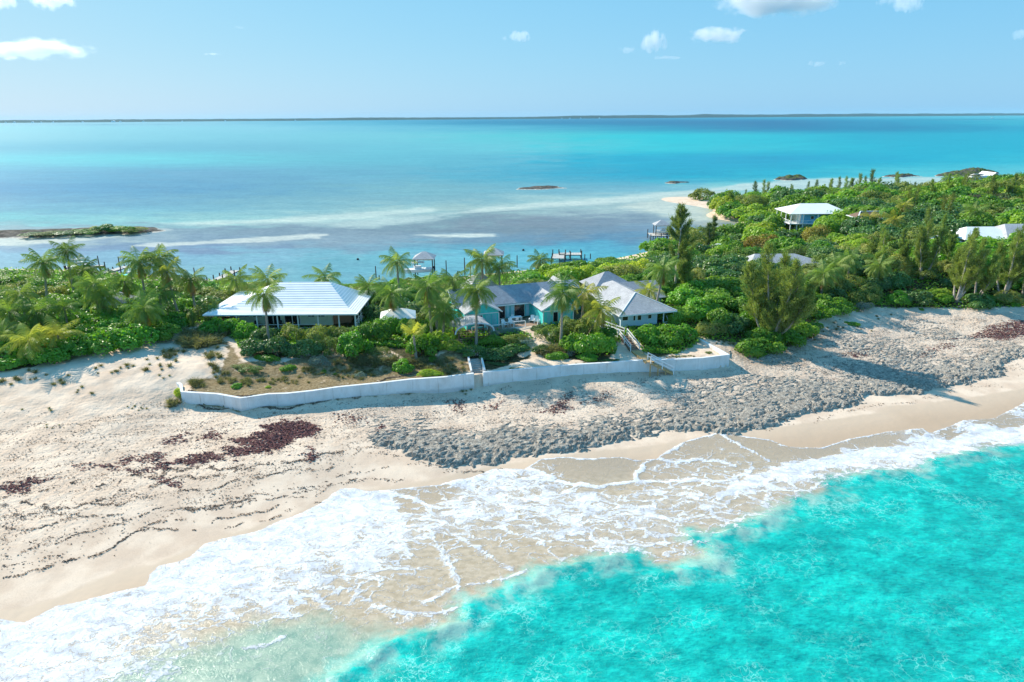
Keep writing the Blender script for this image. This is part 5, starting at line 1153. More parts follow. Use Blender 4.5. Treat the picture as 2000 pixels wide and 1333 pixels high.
for a in [
 (84,512,8,'tall dark palm rising highest at the far left, in front of the left jetties'),(130,490,9,'tall palm right behind the dark left palm, nearest the moored boat'),(18,610,4.5,'palm cut by the left edge of the photo'),(125,600,4.2,'broad low palm in the middle of the left thicket'),
 (55,665,3,'low palm just above the left crest bushes','y'),(112,655,2.6,'small yellowing palm above the broad glossy crest bush','y'),(182,555,6,'palm in front of the middle of the left jetties'),(272,512,9,'left one of the tall palm pair by the left jetties'),
 (312,505,9.5,'right one of the tall palm pair by the left jetties'),(326,530,8,'yellowing palm just right of the tall palm pair','y'),(372,545,6,'palm between the tall pair and the middle jetty'),
 (280,602,4.5,'spiky palm in front of the tall palm pair'),(516,575,7.6,'lone palm standing in front of the white roof'),(522,546,4.5,'palm behind the left of the white roof'),(634,543,5,'palm just behind the ridge of the white roof'),
 (775,512,8,'palm standing against the water left of the left boat-lift roof'),(765,572,6,'palm right of the white-roofed house, over the shed'),(836,560,8.5,'tall palm between the shed and the gazebo'),(885,548,6,'slim palm behind the left end of the cottage'),
 (930,568,8.3,'tall palm rising beside the gazebo in front of the cottage'),(868,610,5,'dark palm at the left wall of the cottage'),(942,508,8,'palm left of the right boat-lift roof'),(975,522,7,'palm right below the right boat-lift roof'),
 (1099,573,8.2,'tall palm in front of the right gable of the cottage'),(1140,575,6,'yellowing palm between the cottage and the pale blue house','y'),(1175,605,5,'palm at the left corner of the pale blue house','y'),(808,655,3.4,'young staked palm with upright fronds on the terrace','u'),
 (1295,525,8,'tall slim palm behind the right of the pale blue house'),(1268,568,3.2,'short palm against the side roof of the pale blue house','y'),(243,550,5,'palm between the left jetties and the tall pair'),(200,580,4,'low palm in the thicket below the left jetties'),
 (40,575,5.5,'palm behind the palm cut by the left edge'),(160,530,6.5,'palm just below the moored boat'),(850,590,5,'palm close behind the tall palm by the shed'),(1055,508,3.6,'small palm below the roofless middle dock'),(720,560,4,'small palm at the right back corner of the white roof'),
 (1660,505,5,'palm in the thicket right of the grey-roofed house'),(1632,520,4,'low palm right beside the grey-roofed house'),(1700,425,4,'palm in front of the low terrace house','y'),(1765,402,5,'pale palm left of the tall feathery tree on the slope','y'),
 (1745,430,4.5,'palm right of the low terrace house','y'),(1905,412,5,'palm behind the long white-roofed house'),(1868,345,4.5,'palm left of the white house on the point'),(1848,350,4,'palm further left of the white house on the point'),(1960,350,5,'palm right of the white house on the point'),
 (1610,535,4,'palm hidden low behind the big feathery tree'),(1718,520,3.5,'low palm on the slope above the round isolated bush'),(310,575,5,'palm between the tall pair and the spiky palm'),(70,610,4,'palm left of the broad low palm'),(5,655,3,'small palm at the left border above the crest'),(460,545,4.5,'palm by the middle jetty')]:
    palm(*a[:4], *(a[4:]))

# ---- casuarinas
def pine_mesh(seed, H, spread, leaders=1, n=7000, mat='pine', base=.12):
    rng = np.random.default_rng(seed); POW = .6; C = []; Dv = []; L = []; m = MB()
    per = n // leaders
    for l in range(leaders):
        a = rng.uniform(0, 6.28) if leaders > 1 else 0; off = spread * .42 * math.sqrt((l + .3) / leaders) if leaders > 1 else 0; hh = H * (1 if l == 0 else rng.uniform(.55, .93)); ax, ay = off * math.cos(a + l * 2.4), off * math.sin(a + l * 2.4)
        tr = [(ax * t ** POW + .15 * math.sin(5 * t + l), ay * t ** POW + .15 * math.cos(4 * t + l), hh * t - .3 * (t == 0)) for t in np.linspace(0, 1, 9)]
        m.tube(tr, list(np.linspace(.16 + .008 * H, .02, 9)), 6)
        nb = 46 if leaders == 8 else 36; w = spread * (.5 if leaders > 1 else 1) * .5
        for b in range(nb):
            t = base + (1 - base) * ((b + rng.random()) / nb) ** .85; z0 = hh * t; az = rng.uniform(0, 6.28); bl = w * (1 - t) ** .72 * rng.uniform(.55, 1.25) + .5; el = rng.uniform(.55, 1.15)
            tx, ty = ax * t ** POW, ay * t ** POW; k = max(8, int(per / nb * (.4 + 1.2 * bl / (w + .5)))); s = rng.random(k) ** .75 * bl
            hx_, hy_ = math.cos(az), math.sin(az); bend = .12 * (s / (bl + .01)) ** 2 * bl
            c = np.stack([tx + hx_ * math.cos(el) * s, ty + hy_ * math.cos(el) * s, z0 + math.sin(el) * s + bend], 1) + rng.normal(size=(k, 3)) * (.07 + .11 * (s / (bl + .01))[:, None] ** .5)
            d = np.stack([np.full(k, hx_ * .45), np.full(k, hy_ * .45), np.full(k, .8)], 1) + rng.normal(size=(k, 3)) * .42
            C.append(c); Dv.append(d); L.append(np.clip(np.full(k, rng.normal(.5, .22)) + rng.normal(size=k) * .15, 0, 1))
            if b % 2 == 0: m.tube([(tx, ty, z0), (tx + hx_ * math.cos(el) * bl * .8, ty + hy_ * math.cos(el) * bl * .8, z0 + math.sin(el) * bl * .8)], [.05, .015], 4, cap=False)
    C = np.concatenate(C); Dv = np.concatenate(Dv); L = np.concatenate(L); Dv /= np.linalg.norm(Dv, axis=1, keepdims=True); k = len(C)
    T = np.cross(Dv, rng.normal(size=(k, 3))); T /= np.linalg.norm(T, axis=1, keepdims=True); ln = rng.uniform(.28, .62, k)[:, None]; w_ = .036
    V = np.stack([C - T * w_, C + T * w_, C + Dv * ln + T * w_ * .4, C + Dv * ln - T * w_ * .4], 1).reshape(-1, 3)
    me = fast_mesh('crown', V, np.arange(len(V)).reshape(-1, 4), [LM[mat]], np.repeat(L, 4)); o = m.build('trunk', MT['pinetrunk'], smooth=True); tm = o.data; bpy.data.objects.remove(o); return me, tm
PM = {'broad': pine_mesh(1, 15, 15, 8, 46000, 'pine', .04), 'mid': pine_mesh(2, 13, 8, 4, 11000, 'pine', .22), 'mid2': pine_mesh(3, 13, 7.5, 3, 10000, 'pine', .25), 'tall': pine_mesh(4, 14, 8.5, 1, 10500, 'pine', .12), 'tall2': pine_mesh(5, 12, 5.5, 2, 9000, 'pined', .14),
      's1': pine_mesh(6, 8, 4.4, 1, 1900, 'pined', .1), 's2': pine_mesh(7, 8, 3.4, 1, 1400, 'pined', .1), 's3': pine_mesh(8, 8, 5.0, 2, 2400, 'pine', .1), 'leafy': pine_mesh(9, 8, 6.5, 3, 8000, 'pine', .05)}
PH = {'broad': 15, 'mid': 13, 'mid2': 13, 'tall': 14, 'tall2': 12, 's1': 8, 's2': 8, 's3': 8, 'leafy': 8}
def pine(px, py, h, kind, lb, sx=1.0):
    x, y, z = atg(px, py); o = empty('casuarina_tree', (x, y, z - .1), 0, lb, 'pine tree', 'casuarina trees')
    s = h / PH[kind]; me, tm = PM[kind]; r = random.Random(int(px * 3 + py)).uniform(0, 6.28)
    for nm, d_ in (('trunk', tm), ('crown', me)):
        c = bpy.data.objects.new(nm, d_); COL.objects.link(c); c.parent = o; c.scale = (s * sx, s * sx, s); c.rotation_euler = (0, 0, r)
    return o
for a in [(1500,663,14.5,'broad','big broad feathery casuarina standing alone on the upper beach',1.0),(1320,566,14.5,'tall','tall slender casuarina in front of the roofed dock'),(1345,570,6.5,'leafy','low dark casuarina at the foot of the tall slender one'),
 (1385,497,9.5,'tall2','open casuarina by the lagoon sand, right of the roofed dock',1.2),(1407,478,5.5,'s3','small casuarina on the lagoon sand spit'),(1865,590,12.5,'mid','pale-trunked casuarina at the upper beach, left of the right border group'),(1905,588,11,'mid2','middle casuarina of the right border group'),
 (1955,582,13,'mid','large casuarina of the right border group, on its left'),(2000,588,12.5,'mid2','casuarina cut by the right border above the beach'),(1800,545,13,'mid','tall casuarina on the slope above the round isolated bush',.85),(1835,520,10,'mid2','casuarina right behind the tall slope one'),(1760,530,8,'mid2','shorter casuarina left of the tall slope one'),
 (1725,545,6,'leafy','low bushy casuarina right of the palm by the grey-roofed house'),(1695,520,5.5,'leafy','pale low casuarina above the palm by the grey-roofed house'),(1720,500,6,'s3','small casuarina on the slope, middle of the headland'),(1890,540,9,'mid2','casuarina in front of the long white roof'),(1990,530,9,'mid','casuarina right before the long white-roofed house'),
 (1418,415,7.5,'leafy','dark rounded casuarina on the tip of the headland beach',1.0),(1408,418,5,'leafy','smaller dark tree left of the headland tip casuarina'),(1473,385,8,'s1','skyline casuarina right of the headland tip'),(1493,383,8.5,'s3','skyline casuarina, second right of the headland tip'),(1455,392,5.5,'s2','short skyline casuarina between the tip and the first tall one'),
 (1515,372,5,'s2','thin young casuarina left of the skyline row'),(1546,372,5.5,'s3','small casuarina in front of the long sandbar islet'),(1578,370,6.5,'s2','thin casuarina right of the long sandbar islet'),(1594,368,7,'s1','skyline casuarina left of the dense row'),
 (1610,368,5,'s2','short thin casuarina in the skyline row gap'),(1622,369,8,'s3','skyline casuarina starting the dense row'),(1638,368,8.5,'s2','second skyline casuarina of the dense row'),(1654,370,9,'s3','third skyline casuarina of the dense row'),(1664,370,8,'s1','fourth skyline casuarina of the dense row'),
 (1677,369,10,'s1','fifth skyline casuarina of the dense row'),(1688,370,9,'s2','sixth skyline casuarina of the dense row'),(1700,370,12,'s1','tallest skyline casuarina of the dense row'),(1716,371,8.5,'s3','last skyline casuarina of the dense row'),(1749,372,11,'s3','lone skyline casuarina right of the dense row'),
 (1783,390,6,'s2','small casuarina right of the lone skyline one'),(1780,415,8,'s3','casuarina on the slope behind the tall slope one'),(1812,400,8,'mid2','feathery casuarina on the upper slope'),(1850,395,9,'mid2','feathery casuarina above the long white roof'),(1880,385,8,'s3','slim casuarina on the upper right slope'),
 (1930,400,9,'mid','casuarina behind the right of the long white roof'),(1975,400,9,'mid2','casuarina at the upper right border'),(1995,420,8,'mid','casuarina behind the long white roof at the right border'),(1845,440,8,'s3','casuarina left of the long white roof'),(1725,390,6,'s2','small slim casuarina on the upper slope'),
 (195,612,3.6,'s1','small pale young casuarina left of the tall palm pair'),(150,580,5,'s3','young casuarina below the left jetties'),(375,640,2.6,'leafy','light green young casuarina by the left corner of the white roof'),(225,620,2.6,'s2','second small young casuarina, beside the pale one')]:
    pine(*a)

# ---- dune grass tussocks
def tuft(seed, n=60, mat='grass'):
    rng = np.random.default_rng(seed); C = rng.normal(size=(n, 3)) * .12; C[:, 2] = 0; d = rng.normal(size=(n, 3)) * .45; d[:, 2] = 1; d /= np.linalg.norm(d, axis=1, keepdims=True)
    T = np.cross(d, rng.normal(size=(n, 3))); T /= np.linalg.norm(T, axis=1, keepdims=True); l = rng.uniform(.5, 1.05, n)[:, None]; w = .022
    m1 = C + d * l * .6; e = C + d * l + np.array([0, 0, -.2]) * l + d * np.array([.3, .3, 0]) * l
    V = np.stack([C - T * w, C + T * w, m1 + T * w, m1 - T * w, m1 - T * w, m1 + T * w, e + T * w * .3, e - T * w * .3], 1).reshape(-1, 3)
    return fast_mesh('dune_grass', V, np.arange(len(V)).reshape(-1, 4), [LM[mat]], np.repeat(rng.random(n), 8))
TU = [tuft(i) for i in range(4)]
TF = []
for (cx, cy, rx, ry, n_, h_) in [(385,668,45,14,60,1.6),(400,655,40,10,40,1.5),(345,690,30,8,12,.8),(410,700,18,20,16,.9),(470,745,60,10,34,.7),(380,752,14,5,12,1.0),(560,745,50,10,24,.5),(720,708,55,9,60,1.2),(790,712,40,12,40,.9),(690,728,60,12,40,.55),(850,715,40,16,44,.8),(610,725,50,12,22,.5),(1080,690,22,8,34,1.4),(895,745,30,8,10,.5),(1585,655,14,8,10,.7),
      (100,745,60,15,8,.6),(30,745,40,15,8,.7),(170,760,30,20,4,.5),(230,722,60,14,9,.6),(300,712,50,14,10,.7),(320,730,20,10,5,.5),(75,800,40,20,3,.5),(1640,640,50,10,12,.5),(1700,620,60,8,10,.4),(1430,672,30,8,12,.5),(1310,697,50,2,20,.3),(1160,712,60,3,14,.35),(880,725,30,8,16,.6),(960,700,30,6,10,.6),(430,725,20,10,12,.6),(340,790,8,5,6,.9),(270,800,40,6,8,.25),(110,835,40,6,7,.25)]:
    for _ in range(n_): TF.append((cx + rng.normal() * rx * .5, cy + rng.normal() * ry * .5, h_ * rng.uniform(.6, 1.2)))
TF = TF[:900]
acc_v = []; acc_l = []
for px, py, h_ in TF:
    x, y, z = atg(px, py); me = TU[rng.integers(4)]; nv = len(me.vertices); co = np.empty(nv * 3, np.float32); me.vertices.foreach_get('co', co); co = co.reshape(-1, 3) * np.array([1.2, 1.2, 1]) * h_; a = rng.uniform(0, 6.28)
    ca_, sa_ = math.cos(a), math.sin(a); co = np.stack([co[:, 0] * ca_ - co[:, 1] * sa_ + x, co[:, 0] * sa_ + co[:, 1] * ca_ + y, co[:, 2] + z - .03], 1); acc_v.append(co); acc_l.append(np.full(nv, rng.random()))
V = np.concatenate(acc_v); me = fast_mesh('dune_grass', V, np.arange(len(V)).reshape(-1, 4), [LM['grass']], np.concatenate(acc_l)); o = bpy.data.objects.new('dune_grass', me); COL.objects.link(o)
tag(o, 'thin dry dune grass scattered over the dune and terrace', 'grass', None, 'stuff')
# ------------------------------------------------------------ jetties, boat lifts and boats on the lagoon
def hull(mb, L, Wd, H, mi=0, sheer=.35):
    n = 9; secs = []
    for i in range(n):
        t = i / (n - 1); x = -L / 2 + L * t; w = Wd / 2 * (1 - max(0, (t - .45) / .55) ** 2.2) * (1 if t > .02 else .92) + .02; z = H + sheer * max(0, t - .4) ** 1.5; kx = 0 if t < .7 else (t - .7) * L * .25
        secs.append([(x, -w, z), (x + kx * .2, -w * .86, z * .35), (x, 0, -.15 + .5 * max(0, t - .75)), (x + kx * .2, w * .86, z * .35), (x, w, z)])
    b = len(mb.v)
    for s_ in secs: mb.v += s_
    for i in range(n - 1):
        for k in range(4): mb.f.append((b + i * 5 + k, b + i * 5 + k + 1, b + i * 5 + k + 6, b + i * 5 + k + 5)); mb.mi.append(mi)
        mb.f.append((b + i * 5, b + i * 5 + 5, b + i * 5 + 9, b + i * 5 + 4)); mb.mi.append(mi)
    mb.f.append((b, b + 4, b + 3, b + 2, b + 1)); mb.mi.append(mi)
def boat(name, loc, rz, L, label, hmat='white', canopy=True, cat='boat'):
    o = empty(name, loc, rz, label, cat, 'boats at the jetties'); m = MB(); hull(m, L, L * .32, .85); m.build('hull', MT[hmat], o)
    m = MB(); m.box(-L * .12, L * .10, -L * .08, L * .08, .8, 1.55); m.build('console', MT['white'], o)
    if canopy:
        m = MB(); m.box(-L * .22, L * .16, -L * .12, L * .12, 2.35, 2.43); m.build('canopy', MT['white'], o)
        m = MB()
        for sx in (-.2, .14):
            for sy in (-.11, .11): m.bar((L * sx, L * sy, .8), (L * sx, L * sy, 2.36), .05)
        m.build('canopy_frame', MT['metal'], o)
    m = MB(); m.box(-L / 2 - .45, -L / 2, -.22, .22, .35, 1.25); m.build('outboard_motor', MT['black'], o)
    return o
def jetty(name, segs, w, label, zd=1.25, tall=(), group='timber jetties on the lagoon', posts=True):
    o = empty(name, (*segs[0], 0), 0, label, 'jetty', group); ox_, oy_ = segs[0]
    m = MB(); first = True; piles = []
    for a, b in zip(segs[:-1], segs[1:]):
        a = np.array(a); b = np.array(b); d = b - a; Ld = np.linalg.norm(d); d = d / Ld; nn = np.array([-d[1], d[0]]) * w / 2
        k = max(1, int(Ld / .6))
        for i in range(k):
            p0 = a + d * Ld * i / k - np.array([ox_, oy_]); p1 = a + d * Ld * (i + .93) / k - np.array([ox_, oy_])
            m.slab([(*(p0 - nn), zd), (*(p1 - nn), zd), (*(p1 + nn), zd), (*(p0 + nn), zd)], .08)
        k = max(1, int(Ld / 2.6))
        for i in range(k + 1):
            for sg in (-1, 1): p = a + d * Ld * i / k + nn * sg * 1.12 - np.array([ox_, oy_]); piles.append((p, sg))
        m.bar((*(a - nn * .8 - np.array([ox_, oy_])), zd - .18), (*(b - nn * .8 - np.array([ox_, oy_])), zd - .18), .1, .22, 1); m.bar((*(a + nn * .8 - np.array([ox_, oy_])), zd - .18), (*(b + nn * .8 - np.array([ox_, oy_])), zd - .18), .1, .22, 1)
    m.build('deck', [MT['dock'], MT['pile']], o)
    rg = random.Random(len(label))
    for p, sg in piles:
        h = zd + rg.choice((.5, .9, 1.1, .7)); q = MB(); q.tube([(*p, -2.5), (*p, h - .08), (*p, h)], [.15, .14, .10], 7); q.build('pile', MT['pile'], o)
    m = MB()
    for (p, _), (q, _2) in list(zip(piles[0::2], piles[1::2])): m.bar((*p, .25), (*q, zd - .2), .07); m.bar((*q, .25), (*p, zd - .2), .07)
    m.build('cross_brace', MT['pile'], o); return o
PG = 'mooring poles standing in the lagoon'
def pole(px, pyb, pyt, label):
    x, y = at(px, pyb, 0); d = proj(x, y, 0)[2]; h = (pyb - pyt) / FPX * d * 1.05; m = MB(); m.tube([(0, 0, -2), (0, 0, h * .6), (0, 0, h)], [.14, .13, .11], 7); o = m.build('mooring_pole', MT['pile'])
    o.location = (x, y, 0); tag(o, label, 'pole', PG)
T = lambda px, py, z=1.25: tuple(at(px, py, z))
jetty('jetty', [T(140,530), T(199,518)], 1.9, 'upper left jetty with tall dark piles beside the moored boat')
jetty('jetty', [T(150,546), T(205,532), T(250,520)], 2.0, 'lower left jetty reaching out past the tall palm pair')
jetty('jetty', [T(414,551), T(460,528)], 1.9, 'short jetty behind the left back corner of the white-roofed house')
jetty('jetty', [T(1090,506), T(1092,497), T(1135,497)], 3.0, 'roofless dock platform behind the yellow-green sea grape trees', 1.4)
jetty('jetty', [T(1372,470,1.6), T(1325,461,1.6), T(1300,457,1.6)], 1.6, 'long narrow pier from the lagoon sand to the roofed dock', 1.6)
jetty('dock_platform', [T(1268,458,1.6), T(1308,458,1.6)], 5.5, 'square dock platform under the far hip roof', 1.6)
def lift(pxl, pxr, pye, pyt, ze_, label, dep=5.0):
    a = np.array(at(pxl, pye, ze_)); b = np.array(at(pxr, pye, ze_)); L_ = np.linalg.norm(b - a); c_ = (a + b) / 2; o = empty('boat_lift_shelter', (c_[0], c_[1] + dep / 2, 0), 0, label, 'shelter', 'hip-roofed shelters over the lagoon')
    m = MB(); hip_roof(m, -L_ / 2, L_ / 2, -dep / 2, dep / 2, ze_, ze_ + L_ * .27, -.35, .35, .12); m.build('roof', MT['shinglepale'], o)
    for sx in (-1, 1):
        for sy in (-1, 1): m = MB(); m.tube([(sx * L_ * .40, sy * dep * .4, -2.5), (sx * L_ * .40, sy * dep * .4, ze_ - .05)], [.15, .13], 7); m.build('post', MT['pile'], o)
    m = MB(); m.bar((-L_ * .4, -dep * .4, ze_ - .25), (L_ * .4, -dep * .4, ze_ - .25), .12, .22); m.build('beam', MT['trim'], o); return c_, L_
cl1, _ = lift(805,848,507,496,4.6,'left boat-lift shelter with a grey hip roof, over the white motor boat')
cl2, _ = lift(944,984,499,487,4.8,'right boat-lift shelter with a grey hip roof, half behind two palms')
cl3, _ = lift(1279,1313,441,433,4.6,'farthest hip-roofed shelter on the square dock platform', 4.5)
boat('motor_boat', (cl1[0] - 1.6, cl1[1] + 1.0, 1.3), math.radians(195), 7.5, 'white motor boat hoisted under the left boat-lift shelter')
boat('motor_boat', (*at(158, 523, .2), .1), math.radians(60), 7.0, 'white moored boat with a canopy at the upper left jetty')
boat('skiff', (*at(256, 541, .3), .0), math.radians(10), 5.0, 'turquoise skiff half hidden by the tall palm pair', 'teal', False)
boat('motor_boat', (cl3[0] + .5, cl3[1] + 2.5, 1.9), math.radians(180), 5.5, 'small white boat lifted on the square dock platform', 'white', False)
x_, y_, z_ = atg(1348, 528); boat('motor_boat', (x_, y_, z_ + .8), math.radians(150), 7.5, 'white boat on land behind the tall slender casuarina', 'white', False)
for a in ((735,546,521,'mooring pole left of the palm standing against the water'),(741,546,538,'short mooring pole beside the leftmost one'),(872,536,510,'mooring pole right of the left boat-lift shelter'),(894,540,530,'short mooring pole between two tall ones'),(908,541,505,'tallest mooring pole, left of the right boat-lift shelter'),
          (919,541,514,'mooring pole just right of the tallest one'),(995,525,515,'short mooring pole below the right boat-lift shelter'),(1010,523,500,'mooring pole right of the right boat-lift shelter'),(196,530,501,'tall mooring pole at the end of the upper left jetty'),(236,532,503,'tall mooring pole at the end of the lower left jetty'),
          (382,548,524,'mooring pole left of the short middle jetty'),(1142,507,497,'mooring pole just right of the roofless dock platform'),(1153,506,496,'mooring pole farther right of the roofless dock platform')): pole(*a)
for px, py, lb in ((1022,490,'small dark buoy on the water right of the tall mooring poles'),(699,508,'small dark buoy on the water behind the white roof')):
    m = MB(); m.tube([(0,0,-.3),(0,0,.0),(0,0,.3),(0,0,.5)], [.15,.35,.32,.08], 8); o = m.build('buoy', MT['black'], smooth=True); o.location = (*at(px, py, 0), 0); tag(o, lb, 'buoy')

# ------------------------------------------------------------ houses on the headland
def far_house(name, key, label, rz=0): x, y = FH[key]; return empty(name, (x, y, gz(x, y)), rz, label, 'house')
bh = far_house('two_storey_house', 'blue', 'blue two-storey house with a white roof and white balconies on the headland'); bh.location = (*at(1607, 446, 5.2), 3.7); bh.scale = (.97, 1, .92)
_k = FH['blue']; c_ = at(1564, 446, 5.0); bx = c_[0] - bh.location.x; by = c_[1] - bh.location.y
m = MB(); m.box(bx, bx + 11.5, by, by + 9.5, -1.5, 6.1); m.build('wall', MT['blue'], bh)
m = MB(); hip_roof(m, bx - 4.3, bx + 13.8, by - 1.2, by + 11, 6.0, 8.4, bx + 1.0, bx + 9.0, .18); m.build('roof', MT['roofwhite'], bh)
for x in (bx - 3.8, bx - 1.9, bx - .2, bx + 4, bx + 8, bx + 11.6, bx + 13.4):
    m = MB(); m.box(x, x + .2, by - .9, by - .7, -1.5, 5.95); m.build('balcony_post', MT['trim'], bh)
for y in (by + 2.5, by + 6, by + 9.5): m = MB(); m.box(bx - 4.0, bx - 3.8, y, y + .2, -1.5, 5.95); m.build('balcony_post', MT['trim'], bh)
m = MB(); m.box(bx - 4.0, bx - .003, by - .9, by + 9.7, 2.75, 2.95); m.box(bx, bx + 13.5, by - .9, by - .003, 2.75, 2.95); m.build('balcony', MT['trim'], bh)
m = MB()
for k in range(6):
    x = bx - 4 + k * 2.9; m.bar((x, by - .85, 3.9), (x + 2.9, by - .85, 3.9), .08); m.bar((x, by - .85, 3.0), (x + 2.9, by - .85, 3.9), .06); m.bar((x, by - .85, 3.9), (x + 2.9, by - .85, 3.0), .06)
for k in range(3): y = by - .8 + k * 3.4; m.bar((bx - 3.95, y, 3.9), (bx - 3.95, y + 3.4, 3.9), .08); m.bar((bx - 3.95, y, 3.0), (bx - 3.95, y + 3.4, 3.9), .06); m.bar((bx - 3.95, y, 3.9), (bx - 3.95, y + 3.4, 3.0), .06)
m.build('balcony_rail', MT['trim'], bh)
for x in (bx + 2.4, bx + 6.3): window(bh, x, x + .9, 4.2, 5.1, by, MT['trim'])
for x in (bx + .6,): window(bh, x, x + 1.2, .1, 2.1, by, MT['trim'])
m = MB(); m.box(bx - .35, bx - .003, by + 1, by + 8.5, -1.5, 5.9); m.build('gallery_wall', MT['white'], bh)
m = MB(); m.box(bx + 11.503, bx + 13.4, by - .2, by + .1, -1.5, .6); m.build('side_screen', MT['white'], bh)
gh = far_house('grey_roofed_house', 'grey', 'house with a pale grey hip roof half behind the big feathery casuarina'); gh.location = (*at(1530, 522, 6.0), 3.9)
m = MB(); m.box(-7.6, 7.6, -3.4, 3.4, -1.5, 2.6); m.build('wall', MT['white'], gh)
m = MB(); hip_roof(m, -8.6, 8.8, -4.4, 4.6, 2.6, 4.9, -6.2, 2.0, .18); m.build('roof', MT['shinglepale'], gh)
lh = far_house('terrace_house', 'low', 'low dark-roofed house with white eaves among palms, right of the two-storey house'); lh.location = (*at(1698, 438, 7.5), 8.0)
m = MB(); m.box(-4.4, 4.4, -2.6, 2.6, -1.5, 1.5); m.build('wall', MT['white'], lh)
m = MB(); hip_roof(m, -5.0, 5.0, -3.2, 3.2, 1.5, 2.9, -3, 3, .15); m.build('roof', MT['oldwood'], lh)
m = MB()
for a_, b_ in (((-5.05, -3.25, 1.5), (5.05, -3.25, 1.5)), ((-5.05, -3.25, 1.5), (-3, 0, 2.95)), ((5.05, -3.25, 1.5), (3, 0, 2.95)), ((-3, 0, 2.97), (3, 0, 2.97)), ((5.05, -3.25, 1.5), (5.05, 3.25, 1.5)), ((-5.05, -3.25, 1.5), (-5.05, 3.25, 1.5))): m.bar(a_, b_, .28, .16)
m.build('eave_trim', MT['trim'], lh)
wh = far_house('long_white_roofed_house', 'long', 'long house with several pale white hip roofs near the right border'); wh.location = (*at(1928, 472, 8.6), 7.0)
m = MB(); m.box(-7.0, 11, -3, 4, -2, 2.9); m.box(6.003, 12.2, -6.4, -3.003, -2, 2.2); m.build('wall', MT['bluegrey'], wh)
m = MB(); hip_roof(m, -8.0, 5, -4.4, 5.0, 2.8, 4.9, -5.0, 1, .18); m.build('main_roof', MT['roofwhite'], wh)
m = MB(); hip_roof(m, .8, 13.5, -5.2, 5.5, 3.0, 5.5, 3.2, 11, .18); m.build('right_roof', MT['shinglepale'], wh)
m = MB(); m.slab([(-12.5, -3.6, 1.7), (-8.05, -3.6, 2.2), (-8.05, 3, 2.8), (-12.5, 3, 2.3)], .15); m.build('left_roof', MT['roofwhite'], wh)
m = MB(); m.slab([(6, -8, 2.3), (12.6, -8, 2.3), (12.6, -5.0, 3.0), (6, -5.0, 3.0)], .15); m.build('porch_roof', MT['roofwhite'], wh)
for x in (-12.2, -10.2, -8.4): m = MB(); m.box(x, x + .15, -3.4, -3.25, -2, 1.7); m.build('post', MT['trim'], wh)
window(wh, 7.5, 8.7, .6, 1.8, -6.4, MT['trim']); window(wh, 10, 11.2, .6, 1.8, -6.4, MT['trim'])
ph = far_house('gabled_house', 'point', 'small white gabled house with blue shutters at the far end of the headland'); ph.location = (*at(1932, 352, 9.5), 7.6)
m = MB(); gwall(m, 0, 2.2, -3, -2, 3.2, 5.0); m.box(-2.2, 2.2, -2.87, 5, -2, 3.1); m.build('wall', MT['white'], ph)
m = MB(); gable(m, 0, 2.8, -3.5, 5.4, 3.0, 5.2); m.slab([(-7.5, -1, 4.6), (-2.3, -1, 4.6), (-2.3, 3, 3.6), (-7.5, 3, 3.6)], .15); m.build('roof', MT['roofwhite'], ph)
m = MB(); m.box(-8, -2.203, -.6, 2.8, -2, 3.5); m.build('side_wing', MT['white'], ph)
for x in (-1.4, .5): window(ph, x, x + .9, 1.2, 2.6, -3, MT['navy'])
sm_ = far_house('garden_shed', 'smallshed', 'small white shed roof in the thicket near the lagoon pier'); sm_.location = (*at(1403, 494, 3.5), 3.2); sm_['category'] = 'shed'
m = MB(); m.box(-1.2, 1.2, -1, 1, -1, 1.9); m.build('wall', MT['white'], sm_); m = MB(); hip_roof(m, -1.6, 1.6, -1.4, 1.4, 1.9, 2.6, -.6, .6, .1); m.build('roof', MT['roofwhite'], sm_)
cn = far_house('canopy', 'canopy', 'tiny flat white canopy at the lagoon edge, left of the tall slender casuarina'); cn.location = (*at(1283, 521, 2.5), 1.6); cn['category'] = 'canopy'
m = MB(); m.slab([(-1.3, -.9, 2.9), (1.3, -.9, 2.9), (1.3, .9, 3.2), (-1.3, .9, 3.2)], .1); m.build('roof', MT['roofwhite'], cn)
for sx in (-1.1, 1.1): m = MB(); m.box(sx - .05, sx + .05, -.75, -.65, -1, 2.85); m.build('post', MT['trim'], cn)
hh_ = far_house('hidden_house', 'bushhouse', 'small white house almost hidden in the thicket left of the white-roofed house'); hh_.location = (*at(228, 608, 5.6), 5.2)
m = MB(); m.box(-2.6, 2.2, -1.5, 2, -1, 2.3); m.build('wall', MT['white'], hh_); m = MB(); gable(m, -.2, 2.9, -1.9, 2.4, 2.2, 3.1, .12); m.build('roof', MT['shinglepale'], hh_); window(hh_, -.6, .4, .9, 1.9, -1.5, MT['trim'])

